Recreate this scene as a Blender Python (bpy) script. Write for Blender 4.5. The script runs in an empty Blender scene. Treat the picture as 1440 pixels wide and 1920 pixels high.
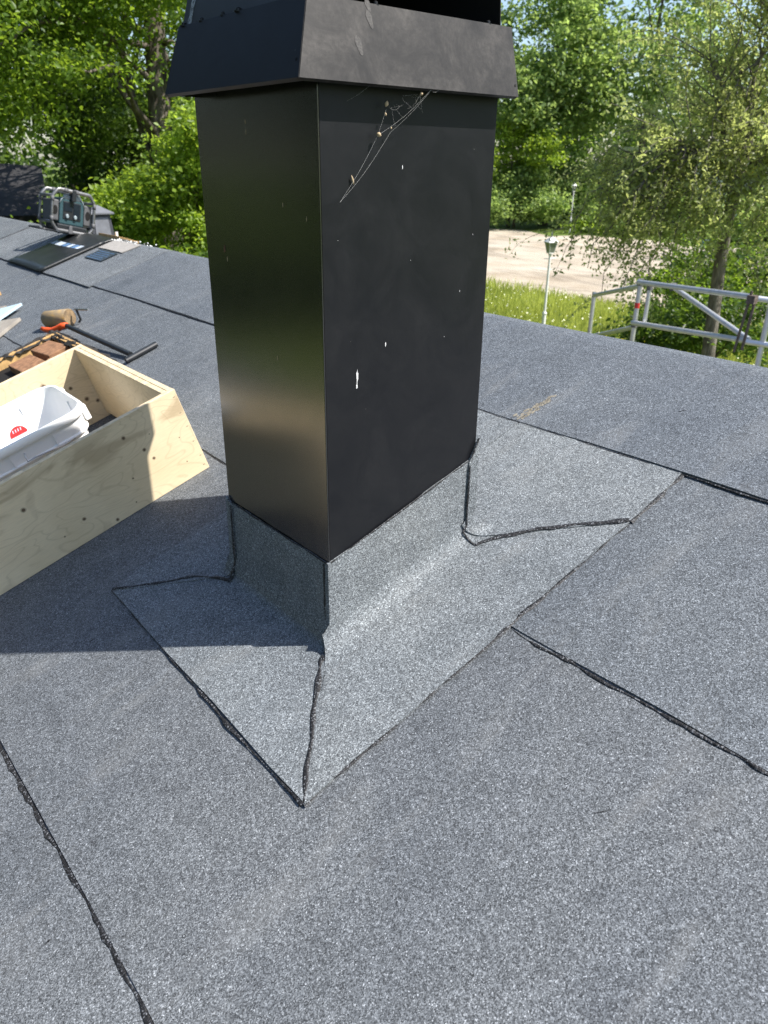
import bpy, bmesh, math, random
import numpy as np
from mathutils import Vector, Matrix
C = bpy.context
sc = C.scene
COL = sc.collection
PI = math.pi

# ------------------------------------------------------------------ camera, world, sun, exposure
EYE = 4.0                                   # camera height over the ground
cam_d = bpy.data.cameras.new('camera')
cam = bpy.data.objects.new('camera', cam_d)
COL.objects.link(cam)
cam_d.sensor_fit = 'VERTICAL'
cam_d.sensor_height = 9.29
cam_d.sensor_width = 9.29 * 0.75
cam_d.lens = 9.29 * 1404.9 / 1920.0
cam_d.clip_start = 0.02
cam_d.clip_end = 2000
cam_d.dof.use_dof = True
cam_d.dof.focus_distance = 1.55
cam_d.dof.aperture_fstop = 1.9
R_ = Vector((0.7651, -0.6438, 0.0)); 
yaw, pitch, roll = math.radians(49.933), math.radians(24.927), math.radians(0.551)
fw = Vector((math.cos(yaw), math.sin(yaw), 0)); up = Vector((0, 0, 1)); rt = Vector((math.sin(yaw), -math.cos(yaw), 0))
Fv = fw * math.cos(pitch) - up * math.sin(pitch)
Uv = fw * math.sin(pitch) + up * math.cos(pitch)
Rv = rt * math.cos(roll) + Uv * math.sin(roll)
Uv = -rt * math.sin(roll) + Uv * math.cos(roll)
m = Matrix((Rv, Uv, -Fv)).transposed().to_4x4()
m.translation = Vector((0, 0, EYE))
cam.matrix_world = m
sc.camera = cam

SUN_EL = math.radians(52.5)
sun_h = Vector((0.6, -0.8, 0.0))
to_sun = Vector((sun_h.x * math.cos(SUN_EL), sun_h.y * math.cos(SUN_EL), math.sin(SUN_EL)))
w = bpy.data.worlds.new('World')
sc.world = w
w.use_nodes = True
wn = w.node_tree.nodes
sky = wn.new('ShaderNodeTexSky')
sky.sky_type = 'NISHITA'
sky.sun_disc = False
sky.sun_elevation = SUN_EL
sky.sun_rotation = math.atan2(sun_h.x, sun_h.y)
sky.air_density = 1.0
sky.dust_density = 1.2
sky.altitude = 50
wn['Background'].inputs['Strength'].default_value = 0.10
w.node_tree.links.new(sky.outputs[0], wn['Background'].inputs['Color'])
sl = bpy.data.lights.new('sun', 'SUN')
sl.energy = 4.2
sl.angle = math.radians(0.53)
sl.color = (1.0, 0.955, 0.89)
so = bpy.data.objects.new('sun', sl)
COL.objects.link(so)
so.rotation_euler = to_sun.to_track_quat('Z', 'Y').to_euler()
so.location = to_sun * 60
sc.view_settings.view_transform = 'Standard'
sc.view_settings.look = 'None'
sc.view_settings.gamma = 1.0
sc.view_settings.use_curve_mapping = False
sc.view_settings.exposure = 1.08
sc.cycles.use_denoising = True
sc.cycles.denoiser = 'OPENIMAGEDENOISE'
sc.cycles.denoising_input_passes = 'RGB_ALBEDO_NORMAL'
sc.cycles.denoising_prefilter = 'NONE'
sc.cycles.max_bounces = 8
sc.cycles.transparent_max_bounces = 8

# ------------------------------------------------------------------ constants of the place (metres)
SL = math.radians(18.321)
TS, CS, SS = math.tan(SL), math.cos(SL), math.sin(SL)
ZR = EYE - 1.25                              # roof height below the camera
RIDGE = 2.186                                # u of the ridge
ZRIDGE = ZR + TS * RIDGE
U0, V0, W1, W2, FL = 0.8069, 1.1402, 0.4235, 0.4336, 0.2139
U1, V1 = U0 + W2, V0 + W1
def zroof(u): return ZR + TS * u if u <= RIDGE else ZRIDGE - TS * (u - RIDGE)
def R(u, v, h=0.0):
    """point h above the roof surface (measured square to it) at plan position u, v"""
    if u <= RIDGE: return Vector((u - SS * h, v, ZR + TS * u + CS * h))
    return Vector((u + SS * h, v, ZRIDGE - TS * (u - RIDGE) + CS * h))
ROOFROT = Matrix(((CS, 0, -SS), (0, 1, 0), (SS, 0, CS)))   # local x up the slope, y along the ridge, z off the roof
def polar(az, d, z=0.0):
    a = math.radians(az)
    q = fw * (math.cos(a) * d) + rt * (math.sin(a) * d)
    return Vector((q.x, q.y, z))

# ------------------------------------------------------------------ object helpers
def tag(o, label=None, cat=None, group=None, kind=None):
    if label: o['label'] = label
    if cat: o['category'] = cat
    if group: o['group'] = group
    if kind: o['kind'] = kind
    return o
def empty(name, loc, label=None, cat=None, group=None, rot=None):
    o = bpy.data.objects.new(name, None)
    COL.objects.link(o)
    o.empty_display_size = 0.1
    mw = Matrix.Translation(Vector(loc))
    if rot is not None: mw = mw @ rot.to_4x4()
    o.matrix_world = mw
    return tag(o, label, cat, group)
def link(name, me, mat, parent=None, world=True):
    o = bpy.data.objects.new(name, me)
    COL.objects.link(o)
    if mat is not None:
        for q in (mat if isinstance(mat, (list, tuple)) else [mat]): me.materials.append(q)
    if parent is not None:
        o.parent = parent
        if world: o.matrix_parent_inverse = MW(parent).inverted()
    return o
def MW(o):
    mm = o.matrix_basis.copy()
    if o.parent is not None: mm = MW(o.parent) @ o.matrix_parent_inverse @ mm
    return mm
class MB:
    def __init__(s): s.v = []; s.f = []; s.mi = []; s.cur = 0
    def add(s, vs, fs):
        b = len(s.v)
        s.v += [tuple(x) for x in vs]
        s.f += [tuple(i + b for i in f) for f in fs]
        s.mi += [s.cur] * len(fs)
        return s
    def box(s, lo, hi, M=None):
        x0, y0, z0 = lo; x1, y1, z1 = hi
        vs = [Vector(q) for q in ((x0,y0,z0),(x1,y0,z0),(x1,y1,z0),(x0,y1,z0),(x0,y0,z1),(x1,y0,z1),(x1,y1,z1),(x0,y1,z1))]
        if M is not None: vs = [M @ q for q in vs]
        return s.add(vs, [(0,3,2,1),(4,5,6,7),(0,1,5,4),(1,2,6,5),(2,3,7,6),(3,0,4,7)])
    def hexa(s, vs):
        return s.add(vs, [(0,3,2,1),(4,5,6,7),(0,1,5,4),(1,2,6,5),(2,3,7,6),(3,0,4,7)])
    def tube(s, pts, rad, n=8, cap=True):
        pts = [Vector(q) for q in pts]
        if not isinstance(rad, (list, tuple)): rad = [rad] * len(pts)
        b = len(s.v); vs = []; fs = []
        ref = None
        for i, q in enumerate(pts):
            t = (pts[min(i+1, len(pts)-1)] - pts[max(i-1, 0)])
            t = t.normalized() if t.length > 1e-9 else Vector((0,0,1))
            if ref is None: ref = t.orthogonal().normalized()
            else:
                ref = ref - t * ref.dot(t)
                ref = ref.normalized() if ref.length > 1e-6 else t.orthogonal().normalized()
            bi = t.cross(ref)
            for k in range(n):
                a = 2 * PI * k / n
                vs.append(q + (ref * math.cos(a) + bi * math.sin(a)) * rad[i])
        for i in range(len(pts) - 1):
            for k in range(n):
                a, c = i * n + k, i * n + (k + 1) % n
                fs.append((a, c, c + n, a + n))
        if cap:
            fs.append(tuple(range(n - 1, -1, -1))); fs.append(tuple((len(pts) - 1) * n + k for k in range(n)))
        return s.add(vs, fs)
    def lathe(s, prof, M, n=16):
        vs = []; fs = []
        for r, z in prof:
            for k in range(n):
                a = 2 * PI * k / n
                vs.append(M @ Vector((r * math.cos(a), r * math.sin(a), z)))
        for i in range(len(prof) - 1):
            for k in range(n):
                a, c = i * n + k, i * n + (k + 1) % n
                fs.append((a, c, c + n, a + n))
        fs.append(tuple(range(n - 1, -1, -1))); fs.append(tuple((len(prof) - 1) * n + k for k in range(n)))
        return s.add(vs, fs)
    def mesh(s, name, smooth=False):
        me = bpy.data.meshes.new(name)
        me.from_pydata(s.v, [], s.f)
        me.polygons.foreach_set('material_index', s.mi)
        if smooth: me.polygons.foreach_set('use_smooth', [True] * len(s.f))
        me.update()
        return me
    def build(s, name, mat, parent=None, smooth=False, bevel=0.0, seg=2):
        o = link(name, s.mesh(name, smooth), mat, parent)
        if bevel:
            md = o.modifiers.new('bevel', 'BEVEL'); md.width = bevel; md.segments = seg; md.limit_method = 'ANGLE'; md.angle_limit = 0.6
        return o
def noise1(n, step, rng, amp=1.0):
    k = max(2, int(n / step) + 3)
    return np.interp(np.arange(n) / step, np.arange(k), rng.uniform(-1, 1, k)) * amp
def resample(pts, d):
    pts = [Vector(q) for q in pts]
    out = []
    for a, b in zip(pts[:-1], pts[1:]):
        k = max(1, int((b - a).length / d))
        out += [a.lerp(b, i / k) for i in range(k)]
    return out + [pts[-1]]

# ------------------------------------------------------------------ materials
class NT:
    def __init__(s, name):
        s.m = bpy.data.materials.new(name); s.m.use_nodes = True
        s.t = s.m.node_tree; s.n = s.t.nodes
        s.p = s.n['Principled BSDF']; s.out = s.n['Material Output']
    def L(s, a, b): s.t.links.new(a, b)
    def node(s, typ, **kw):
        q = s.n.new('ShaderNode' + typ)
        for k, v in kw.items():
            if k.startswith('i_'): q.inputs[k[2:]].default_value = v
            else: setattr(q, k, v)
        return q
    def coord(s, which='Object', scale=None):
        o = s.node('TexCoord').outputs[which]
        if scale is not None:
            mp = s.node('Mapping'); mp.inputs['Scale'].default_value = scale
            s.L(o, mp.inputs['Vector']); o = mp.outputs[0]
        return o
    def noise(s, vec, scale, detail=3, rough=0.5, dist=0.0):
        q = s.node('TexNoise'); q.inputs['Scale'].default_value = scale; q.inputs['Detail'].default_value = detail
        q.inputs['Roughness'].default_value = rough; q.inputs['Distortion'].default_value = dist
        if vec is not None: s.L(vec, q.inputs['Vector'])
        return q.outputs['Fac']
    def voro(s, vec, scale, feature='F1', out='Color', rnd=1.0):
        q = s.node('TexVoronoi', feature=feature); q.inputs['Scale'].default_value = scale; q.inputs['Randomness'].default_value = rnd
        if vec is not None: s.L(vec, q.inputs['Vector'])
        return q.outputs[out]
    def ramp(s, fac, stops, interp='LINEAR'):
        q = s.node('ValToRGB'); e = q.color_ramp.elements; q.color_ramp.interpolation = interp
        while len(e) < len(stops): e.new(0.5)
        for el, (p, c) in zip(e, stops):
            el.position = p
            el.color = (c, c, c, 1) if isinstance(c, (int, float)) else (*c, 1)
        s.L(fac, q.inputs['Fac'])
        return q.outputs['Color']
    def mix(s, fac, a, b, mode='MIX'):
        q = s.node('Mix', data_type='RGBA', blend_type=mode)
        for sock, v in ((q.inputs[0], fac), (q.inputs[6], a), (q.inputs[7], b)):
            if isinstance(v, bpy.types.NodeSocket): s.L(v, sock)
            elif isinstance(v, (int, float)): sock.default_value = v if sock == q.inputs[0] else (v, v, v, 1)
            else: sock.default_value = (*v, 1)
        return q.outputs[2]
    def math(s, op, a, b=0.0, c=0.0):
        q = s.node('Math', operation=op)
        for sock, v in zip(q.inputs, (a, b, c)):
            if isinstance(v, bpy.types.NodeSocket): s.L(v, sock)
            else: sock.default_value = v
        return q.outputs[0]
    def bump(s, h, strength, dist, prev=None):
        q = s.node('Bump'); q.inputs['Strength'].default_value = strength; q.inputs['Distance'].default_value = dist
        s.L(h, q.inputs['Height'])
        if prev is not None: s.L(prev, q.inputs['Normal'])
        return q.outputs[0]
    def set(s, **kw):
        for k, v in kw.items():
            k = k.replace('_', ' ')
            sock = s.p.inputs[k]
            if isinstance(v, bpy.types.NodeSocket): s.L(v, sock)
            elif isinstance(v, tuple): sock.default_value = (*v, 1)
            else: sock.default_value = v
        return s.m
def plain(name, col, rough=0.6, metal=0.0, var=0.15, scale=20, bump=0.0, spec=0.5):
    t = NT(name); v = t.coord()
    nz = t.noise(v, scale, 4)
    a = tuple(c * (1 - var) for c in col); b = tuple(min(1, c * (1 + var)) for c in col)
    t.set(Base_Color=t.ramp(nz, [(0.3, a), (0.7, b)]), Roughness=rough, Metallic=metal, Specular_IOR_Level=spec)
    if bump: t.set(Normal=t.bump(t.noise(v, scale * 6, 3), 0.5, bump))
    return t.m

def felt_material():
    t = NT('mineral_felt'); v = t.coord()
    oi = t.node('ObjectInfo').outputs['Color']
    cell = t.node('SeparateColor'); t.L(t.voro(v, 560), cell.inputs[0])
    cell2 = t.node('SeparateColor'); t.L(t.voro(v, 340), cell2.inputs[0])
    g = t.ramp(cell.outputs[0], [(0.0, (.040, .043, .046)), (0.35, (.098, .105, .112)), (0.70, (.156, .167, .177)), (0.90, (.210, .223, .236)), (0.975, (.270, .285, .298)), (1.0, (.42, .44, .46))])
    g2 = t.ramp(cell2.outputs[1], [(0.0, .74), (0.5, .97), (0.88, 1.08), (1.0, 1.30)])
    cell3 = t.node('SeparateColor'); t.L(t.voro(v, 130), cell3.inputs[0])
    g3 = t.ramp(cell3.outputs[0], [(0.0, .92), (0.5, 1.0), (0.85, 1.05), (1.0, 1.16)])
    col = t.mix(1.0, t.mix(1.0, g, g2, 'MULTIPLY'), g3, 'MULTIPLY')
    big = t.ramp(t.noise(v, 1.7, 6, .62, .3), [(0.27, (.74, .76, .78)), (0.42, (.95, .96, .97)), (0.58, (1.04, 1.04, 1.03)), (0.74, (1.26, 1.25, 1.23))])
    mid = t.ramp(t.noise(v, 13, 5, .65), [(0.3, .90), (0.7, 1.08)])
    col = t.mix(1.0, col, big, 'MULTIPLY'); col = t.mix(1.0, col, mid, 'MULTIPLY'); col = t.mix(1.0, col, oi, 'MULTIPLY')
    bald = t.ramp(t.noise(v, 34, 5, .7), [(0.66, 0.0), (0.74, 1.0)])
    col = t.mix(t.math('MULTIPLY', bald, .35), col, (.045, .047, .05))
    streak = t.ramp(t.noise(t.coord('Object', (1.2, 5, 1.2)), 2.2, 4, .6, .5), [(0.55, 0.0), (0.75, 1.0)])
    col = t.mix(t.math('MULTIPLY', streak, .22), col, (.30, .30, .29))
    # scuffs: short dark scratches and pale dust patches
    sv = t.coord('Object', (9, 2.2, 9))
    sc1 = t.ramp(t.noise(sv, 9, 2, .5, .4), [(0.70, 0.0), (0.76, 1.0)])
    col = t.mix(t.math('MULTIPLY', sc1, .35), col, (.03, .03, .034))
    d = t.bump(cell.outputs[1], 0.7, 0.0014)
    d = t.bump(t.noise(v, 5, 3), 0.25, 0.012, d)
    t.set(Base_Color=col, Roughness=t.math('MULTIPLY_ADD', cell.outputs[2], .40, .50), Normal=d, Specular_IOR_Level=.28)
    return t.m
def bitumen_material():
    t = NT('bitumen'); v = t.coord()
    sp = t.node('SeparateColor'); t.L(t.voro(v, 420), sp.inputs[0])
    col = t.ramp(sp.outputs[0], [(0.0, (.008, .008, .009)), (.72, (.018, .018, .019)), (.86, (.06, .062, .07)), (1, (.20, .21, .225))])
    t.set(Base_Color=col, Roughness=.58, Specular_IOR_Level=.35, Normal=t.bump(t.noise(v, 180, 3), .9, .003))
    return t.m
def sheet_metal(name, base, rough, dust, dustcol=(.30, .28, .26), speck=True, ior=1.45, rv=.10):
    t = NT(name); v = t.coord()
    sm = t.ramp(t.noise(v, 9, 6, .68, .8), [(0.36, 0.0), (0.74, 1.0)])
    fine = t.ramp(t.noise(v, 90, 5, .75), [(0.35, .35), (0.7, 1.0)])
    dm = t.math('MULTIPLY', t.math('MULTIPLY', sm, fine), dust)
    col = t.mix(dm, base, dustcol)
    if speck:
        q = t.node('TexVoronoi', feature='F1'); q.inputs['Scale'].default_value = 55; t.L(v, q.inputs['Vector'])
        s3 = t.node('SeparateColor'); t.L(q.outputs['Color'], s3.inputs[0])
        size = t.math('MULTIPLY', t.ramp(s3.outputs[0], [(0.965, 0.0), (1.0, 1.0)]), .05)
        dot = t.math('LESS_THAN', q.outputs['Distance'], size)
        col = t.mix(t.math('MULTIPLY', dot, .5), col, (.5, .48, .44))
    t.set(Base_Color=col, Roughness=t.math('MULTIPLY_ADD', sm, rv, rough), Specular_IOR_Level=.5, IOR=ior, Normal=t.bump(t.noise(v, 3.5, 2), .06, .004))
    return t.m
def plywood(name, knots=(), stain=False):
    """knots: (x, z, radius) in the panel's own plane; object space x along the board, z across it"""
    t = NT(name); v = t.coord()
    vs = t.coord('Object', (1.0, 1.0, 2.6))
    n1 = t.noise(vs, 2.6, 2, .45, .9)
    ring = t.math('FRACT', t.math('MULTIPLY', t.math('ADD', n1, t.math('MULTIPLY', t.noise(v, 38, 2), .012)), 15.0))
    line = t.ramp(ring, [(0.0, 1.0), (0.07, .75), (0.16, 0.0), (0.9, 0.0), (1.0, .6)])
    gr = t.noise(t.coord('Object', (4, 4, 90)), 6, 3, .6)
    tone = t.ramp(t.noise(v, 3.5, 3), [(0.3, (.68, .545, .345)), (0.7, (.78, .655, .455))])
    col = t.mix(t.math('MULTIPLY', line, .27), tone, (.38, .28, .165))
    col = t.mix(1.0, col, t.ramp(gr, [(0.35, .92), (0.65, 1.04)]), 'MULTIPLY')
    if stain:
        sp = t.node('SeparateXYZ'); t.L(v, sp.inputs[0])
        band = t.ramp(sp.outputs[2], [(0.175, 0.0), (0.21, 1.0), (0.265, 1.0), (0.285, .3)])
        st = t.ramp(t.noise(t.coord('Object', (1, 1, 3)), 5, 3, .5, .6), [(0.48, 0.0), (0.60, 1.0)])
        col = t.mix(t.math('MULTIPLY', t.math('MULTIPLY', st, band), .55), col, (.33, .24, .14))
    pos = t.node('SeparateXYZ'); t.L(v, pos.inputs[0])
    for kx, kz, kr in knots:
        dx = t.math('SUBTRACT', pos.outputs[0], kx); dz = t.math('SUBTRACT', pos.outputs[2], kz)
        d = t.math('SQRT', t.math('ADD', t.math('MULTIPLY', dx, dx), t.math('MULTIPLY', dz, dz)))
        d = t.math('ADD', d, t.math('MULTIPLY', t.noise(v, 160, 2), kr * .5))
        k1 = t.ramp(t.math('DIVIDE', d, kr * 2.2), [(0.30, .95), (0.52, .85), (0.60, .25), (0.72, .45), (0.82, 0.0)])
        col = t.mix(k1, col, (.085, .05, .03))
    t.set(Base_Color=col, Roughness=.62, Specular_IOR_Level=.3, Normal=t.bump(gr, .2, .0006))
    return t.m
def leaf_material(name, dark, light, trans, gloss=.45):
    t = NT(name)
    at = t.node('Attribute', attribute_name='tone').outputs['Fac']
    col = t.ramp(at, [(0.0, dark), (1.0, light)])
    tcol = t.mix(1.0, t.ramp(at, [(0.0, .6), (1.0, 1.25)]), trans, 'MULTIPLY')
    t.set(Base_Color=col, Roughness=gloss, Specular_IOR_Level=.4)
    tr = t.node('BsdfTranslucent'); t.L(tcol, tr.inputs['Color'])
    mx = t.node('MixShader'); mx.inputs[0].default_value = .47
    t.L(t.p.outputs[0], mx.inputs[1]); t.L(tr.outputs[0], mx.inputs[2]); t.L(mx.outputs[0], t.out.inputs['Surface'])
    return t.m
def bark_material(name, a, b, scale=14):
    t = NT(name); v = t.coord('Object', (1, 1, .25))
    n = t.noise(v, scale, 5, .65, .4)
    t.set(Base_Color=t.ramp(n, [(0.3, a), (0.68, b)]), Roughness=.9, Specular_IOR_Level=.1, Normal=t.bump(n, 1.0, .03))
    return t.m

M = {}
M['felt'] = felt_material()
M['bitumen'] = bitumen_material()
M['black'] = sheet_metal('black_coated_steel', (.0075, .0075, .008), .185, .012, ior=2.05, rv=.03)
M['blackR'] = sheet_metal('black_coated_steel_dusty', (.0060, .0066, .0084), .36, .022, ior=1.4)
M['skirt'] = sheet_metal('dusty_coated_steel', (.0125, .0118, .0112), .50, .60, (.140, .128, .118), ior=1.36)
M['skirtL'] = sheet_metal('coated_steel_shaded', (.006, .0065, .0075), .42, .03, ior=1.32)  # darker, less dusty copy: shade of the left skirt sheet put into colour
M['inside'] = plain('dark_steel_inside', (.006, .006, .006), .7)
M['screw'] = plain('screw_steel', (.03, .03, .032), .4, .6)
M['hole'] = plain('hole_depth_black', (.002, .002, .002), .9)  # near black, the unlit depth of holes put into flat colour
M['ply_edge'] = plain('plywood_edge', (.68, .55, .36), .7, var=.25, scale=60)
M['white_plastic'] = plain('white_plastic', (.86, .86, .85), .35, var=.02, scale=5)
M['wire'] = plain('steel_wire', (.45, .45, .45), .3, .9)
M['red'] = plain('red_plastic', (.55, .03, .03), .4)
M['rubber'] = plain('black_rubber', (.014, .016, .017), .38, var=.35, scale=9, bump=.002)
M['orange'] = plain('orange_rubber', (.75, .10, .02), .45, var=.06)
M['tool_black'] = plain('black_tool_steel', (.02, .022, .025), .35, var=.3)
M['aluminium'] = plain('aluminium_tube', (.60, .61, .63), .40, .75, var=.12, scale=15)
M['cage'] = plain('cage_tube', (.22, .22, .22), .35, .7, var=.2, scale=30)
M['cage_grey'] = plain('grey_rubber_guard', (.11, .11, .115), .6)
M['teal'] = plain('teal_plastic', (.030, .070, .082), .4, var=.1)
M['dark_plastic'] = plain('dark_plastic', (.015, .017, .02), .4)
M['grille'] = plain('grey_grille', (.11, .11, .115), .5, .2)
M['screen'] = plain('display_glass', (.01, .015, .025), .12)
M['light_metal'] = plain('bright_plastic_trim', (.26, .31, .33), .35)
M['vent_grey'] = plain('grey_vent_sheet', (.17, .175, .19), .45, .2)
M['vent_dark'] = plain('dark_vent_sheet', (.05, .052, .06), .5, .2)
M['brick'] = plain('brown_red_brick', (.26, .135, .07), .85, var=.35, scale=40, bump=.003)
M['raw_wood'] = plain('raw_wood', (.48, .30, .12), .8, var=.35, scale=25)
M['charred'] = plain('charred_felt_edge', (.02, .018, .016), .8, var=.5, scale=30, bump=.004)
M['grey_wood'] = plain('weathered_grey_wood', (.26, .235, .20), .85, var=.2, scale=12)
M['blue_paint'] = plain('pale_blue_paint', (.42, .55, .62), .5, var=.08)
M['white_paint'] = plain('white_paint', (.78, .78, .76), .5, var=.04)
M['yellow_wall'] = plain('yellow_render', (.50, .47, .22), .8, var=.08)
M['old_felt'] = plain('old_black_felt', (.022, .021, .022), .8, var=.45, scale=3, bump=.01)
M['brown_wall'] = plain('brown_cladding', (.10, .055, .04), .8)
M['glass_dark'] = plain('dark_pane', (.015, .018, .02), .08)
M['rust'] = plain('rusty_steel', (.13, .10, .085), .7, .3, var=.35, scale=40)
M['web'] = plain('spider_silk', (.55, .54, .52), .5)
M['husk'] = plain('insect_husk', (.48, .36, .22), .7)
M['husk_dark'] = plain('dark_insect_husk', (.10, .045, .03), .7)
M['dropping'] = plain('chalky_white', (.66, .66, .66), .8)
M['print_white'] = plain('printed_white', (.50, .57, .66), .5, var=.03)
M['print_blue'] = plain('printed_blue', (.10, .20, .36), .5, var=.1)
M['print_dark'] = plain('dark_printed_film', (.03, .04, .055), .4)
M['bare'] = plain('bare_board', (.33, .31, .285), .8, var=.15, scale=60)
M['bark'] = bark_material('grey_bark', (.045, .037, .030), (.21, .18, .15))
M['bark_light'] = bark_material('pale_bark', (.06, .052, .042), (.26, .235, .20), 20)
M['leaf_maple'] = leaf_material('maple_leaf', (.036, .080, .010), (.160, .250, .032), (.36, .52, .04))
M['leaf_dark'] = leaf_material('dark_leaf', (.028, .062, .014), (.110, .175, .032), (.20, .32, .035))
M['leaf_birch'] = leaf_material('small_leaf', (.13, .16, .04), (.40, .44, .17), (.66, .74, .22))
M['leaf_far'] = leaf_material('far_leaf', (.070, .125, .034), (.235, .325, .105), (.48, .64, .16))  # lightened leaf colour, distance haze is painted in
M['leaf_bright'] = leaf_material('bright_leaf', (.075, .135, .014), (.25, .35, .045), (.50, .68, .06))
M['leaf_shade'] = leaf_material('shaded_wood_leaf', (.012, .020, .006), (.034, .048, .012), (.03, .04, .008))  # very dark leaf colour, shade of the unseen left wood painted in
M['blade'] = leaf_material('grass_blade', (.20, .26, .035), (.46, .50, .13), (.60, .66, .13))
M['flower_white'] = plain('white_petal', (.72, .72, .50), .6)
M['flower_yellow'] = plain('yellow_petal', (.80, .60, .03), .6)
def ground_material():
    t = NT('lawn'); v = t.coord()
    c = t.ramp(t.noise(v, .25, 5, .6), [(0.3, (.075, .115, .022)), (0.7, (.14, .19, .045))])
    c = t.mix(1.0, c, t.ramp(t.noise(v, 14, 4, .7), [(0.3, .7), (0.7, 1.2)]), 'MULTIPLY')
    t.set(Base_Color=c, Roughness=.9, Specular_IOR_Level=.1, Normal=t.bump(t.noise(v, 20, 4), .8, .05)); return t.m
def gravel_material():
    t = NT('gravel'); v = t.coord()
    c = t.ramp(t.noise(v, .35, 5, .6), [(0.3, (.32, .265, .20)), (0.5, (.40, .345, .275)), (0.7, (.47, .42, .35))])
    tr_ = t.ramp(t.noise(t.coord('Object', (.35, .12, 1)), 1.6, 4, .6, 1.2), [(0.42, .80), (0.52, 1.05), (0.66, 1.1)])
    c = t.mix(1.0, c, tr_, 'MULTIPLY')
    c = t.mix(1.0, c, t.ramp(t.noise(v, 9, 5, .8), [(0.3, .78), (0.7, 1.14)]), 'MULTIPLY')
    t.set(Base_Color=c, Roughness=.95, Specular_IOR_Level=.1, Normal=t.bump(t.noise(v, 12, 5, .8), .7, .03)); return t.m
M['lawn'] = ground_material(); M['gravel'] = gravel_material()

# ================================================================== ground
b = MB(); n = 48
b.add([(0, 0, 0)] + [(600 * math.cos(2*PI*k/n), 600 * math.sin(2*PI*k/n), 0) for k in range(n)], [(0, k + 1, (k + 1) % n + 1) for k in range(n)])
tag(b.build('ground', M['lawn']), kind='structure')
out = []
gr_near = [(-6, 33), (3, 31), (7, 28.5), (12, 26.5), (16, 25), (19, 24), (24, 23), (30, 22), (38, 21)]
gr_far = [(38, 40), (30, 44), (24, 47), (18, 50), (14, 52), (11.6, 50.5), (9.5, 55), (6, 57), (0, 57), (-6, 52)]
rg = np.random.default_rng(4)
pp = resample([polar(a, d, .006) for a, d in gr_near + gr_far + gr_near[:1]], 1.0)[:-1]
pp = [q + Vector((rg.uniform(-.25, .25), rg.uniform(-.25, .25), 0)) for q in pp]
b = MB(); b.add(pp, [tuple(range(len(pp)))])
tag(b.build('gravel_yard', M['gravel']), kind='structure')

# ================================================================== the house whose roof we stand on
VA, VB = -4.0, 9.6
UE = -2.2
house = empty('house', (0.0, 2.8, 0), 'low house with grey mineral felt roof around the black chimney', 'house')
zE = zroof(UE)
uF = 2 * RIDGE - UE
b = MB(); b.hexa([Vector(q) for q in ((UE + .35, VA + .3, 0), (uF - .35, VA + .3, 0), (uF - .35, VB - .3, 0), (UE + .35, VB - .3, 0),
      (UE + .35, VA + .3, zE - .02), (uF - .35, VA + .3, zE - .02), (uF - .35, VB - .3, zE - .02), (UE + .35, VB - .3, zE - .02))])
b.build('wall', M['yellow_wall'], house)
b = MB()                                        # timber deck under the felt: a closed wedge
d = .03
vs = []
for v in (VA, VB):
    vs += [(UE, v, zE - .012), (RIDGE, v, ZRIDGE - .012), (uF, v, zE - .012), (uF, v, zE - .14), (RIDGE, v, ZRIDGE - .14), (UE, v, zE - .14)]
b.add(vs, [(0,1,2,3,4,5), (11,10,9,8,7,6), (0,6,7,1), (1,7,8,2), (2,8,9,3), (3,9,10,4), (4,10,11,5), (5,11,6,0)])
b.build('roof_deck', M['raw_wood'], house)

def sheet(u0, u1, v0, v1, h, seed, tint, wob=.004, both=False, thick=.006):
    """one felt sheet lying on the slope: its lower edge (u0) and its lap (v1) are a little wavy"""
    rng = np.random.default_rng(seed)
    nv = int((v1 - v0) / .05); 
    us = [u0, u0 + .03, (u0 + u1) / 2, u1] if not both else [u0, u0 + .03, RIDGE - .06, RIDGE - .02, RIDGE + .02, RIDGE + .06, u1 - .02, u1]
    wv = noise1(nv + 1, 6, rng, wob) + noise1(nv + 1, 25, rng, wob)
    rise = noise1(nv + 1, 5, rng, .0015)
    top = []
    for j in range(nv + 1):
        v = v0 + (v1 - v0) * j / nv
        for i, u in enumerate(us):
            uu = u + (wv[j] if i < 2 else 0)
            hh = h + (rise[j] if i == 0 else 0)
            top.append((uu, v, hh))
    nu = len(us)
    def P(uu, v, hh):
        q = R(uu, v, hh)
        if both and abs(uu - RIDGE) < .05: q.z -= (.05 - abs(uu - RIDGE)) * .12
        return q
    b = MB(); vs = [P(*q) for q in top]; fs = []
    for j in range(nv):
        for i in range(nu - 1):
            a = j * nu + i
            fs.append((a, a + 1, a + nu + 1, a + nu))
    N = len(vs)
    rim = [j * nu for j in range(nv + 1)]
    vs += [P(top[k][0], top[k][1], top[k][2] - thick) for k in rim]
    for j in range(nv): fs.append((rim[j], rim[j + 1], N + j + 1, N + j))
    rim2 = [i for i in range(nu)]; N2 = len(vs)
    vs += [P(top[k][0], top[k][1], top[k][2] - thick) for k in rim2]
    for i in range(nu - 1): fs.append((rim2[i + 1], rim2[i], N2 + i, N2 + i + 1))
    rim3 = [nv * nu + i for i in range(nu)]; N3 = len(vs)
    vs += [P(top[k][0], top[k][1], top[k][2] - thick) for k in rim3]
    for i in range(nu - 1): fs.append((rim3[i], rim3[i + 1], N3 + i + 1, N3 + i))
    b.add(vs, fs)
    o = b.build('roofing_sheet', M['felt'], house, smooth=False)
    o.color = (*tint, 1)
    return o, [(q[0], q[1]) for q in (top[k] for k in rim)]

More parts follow.
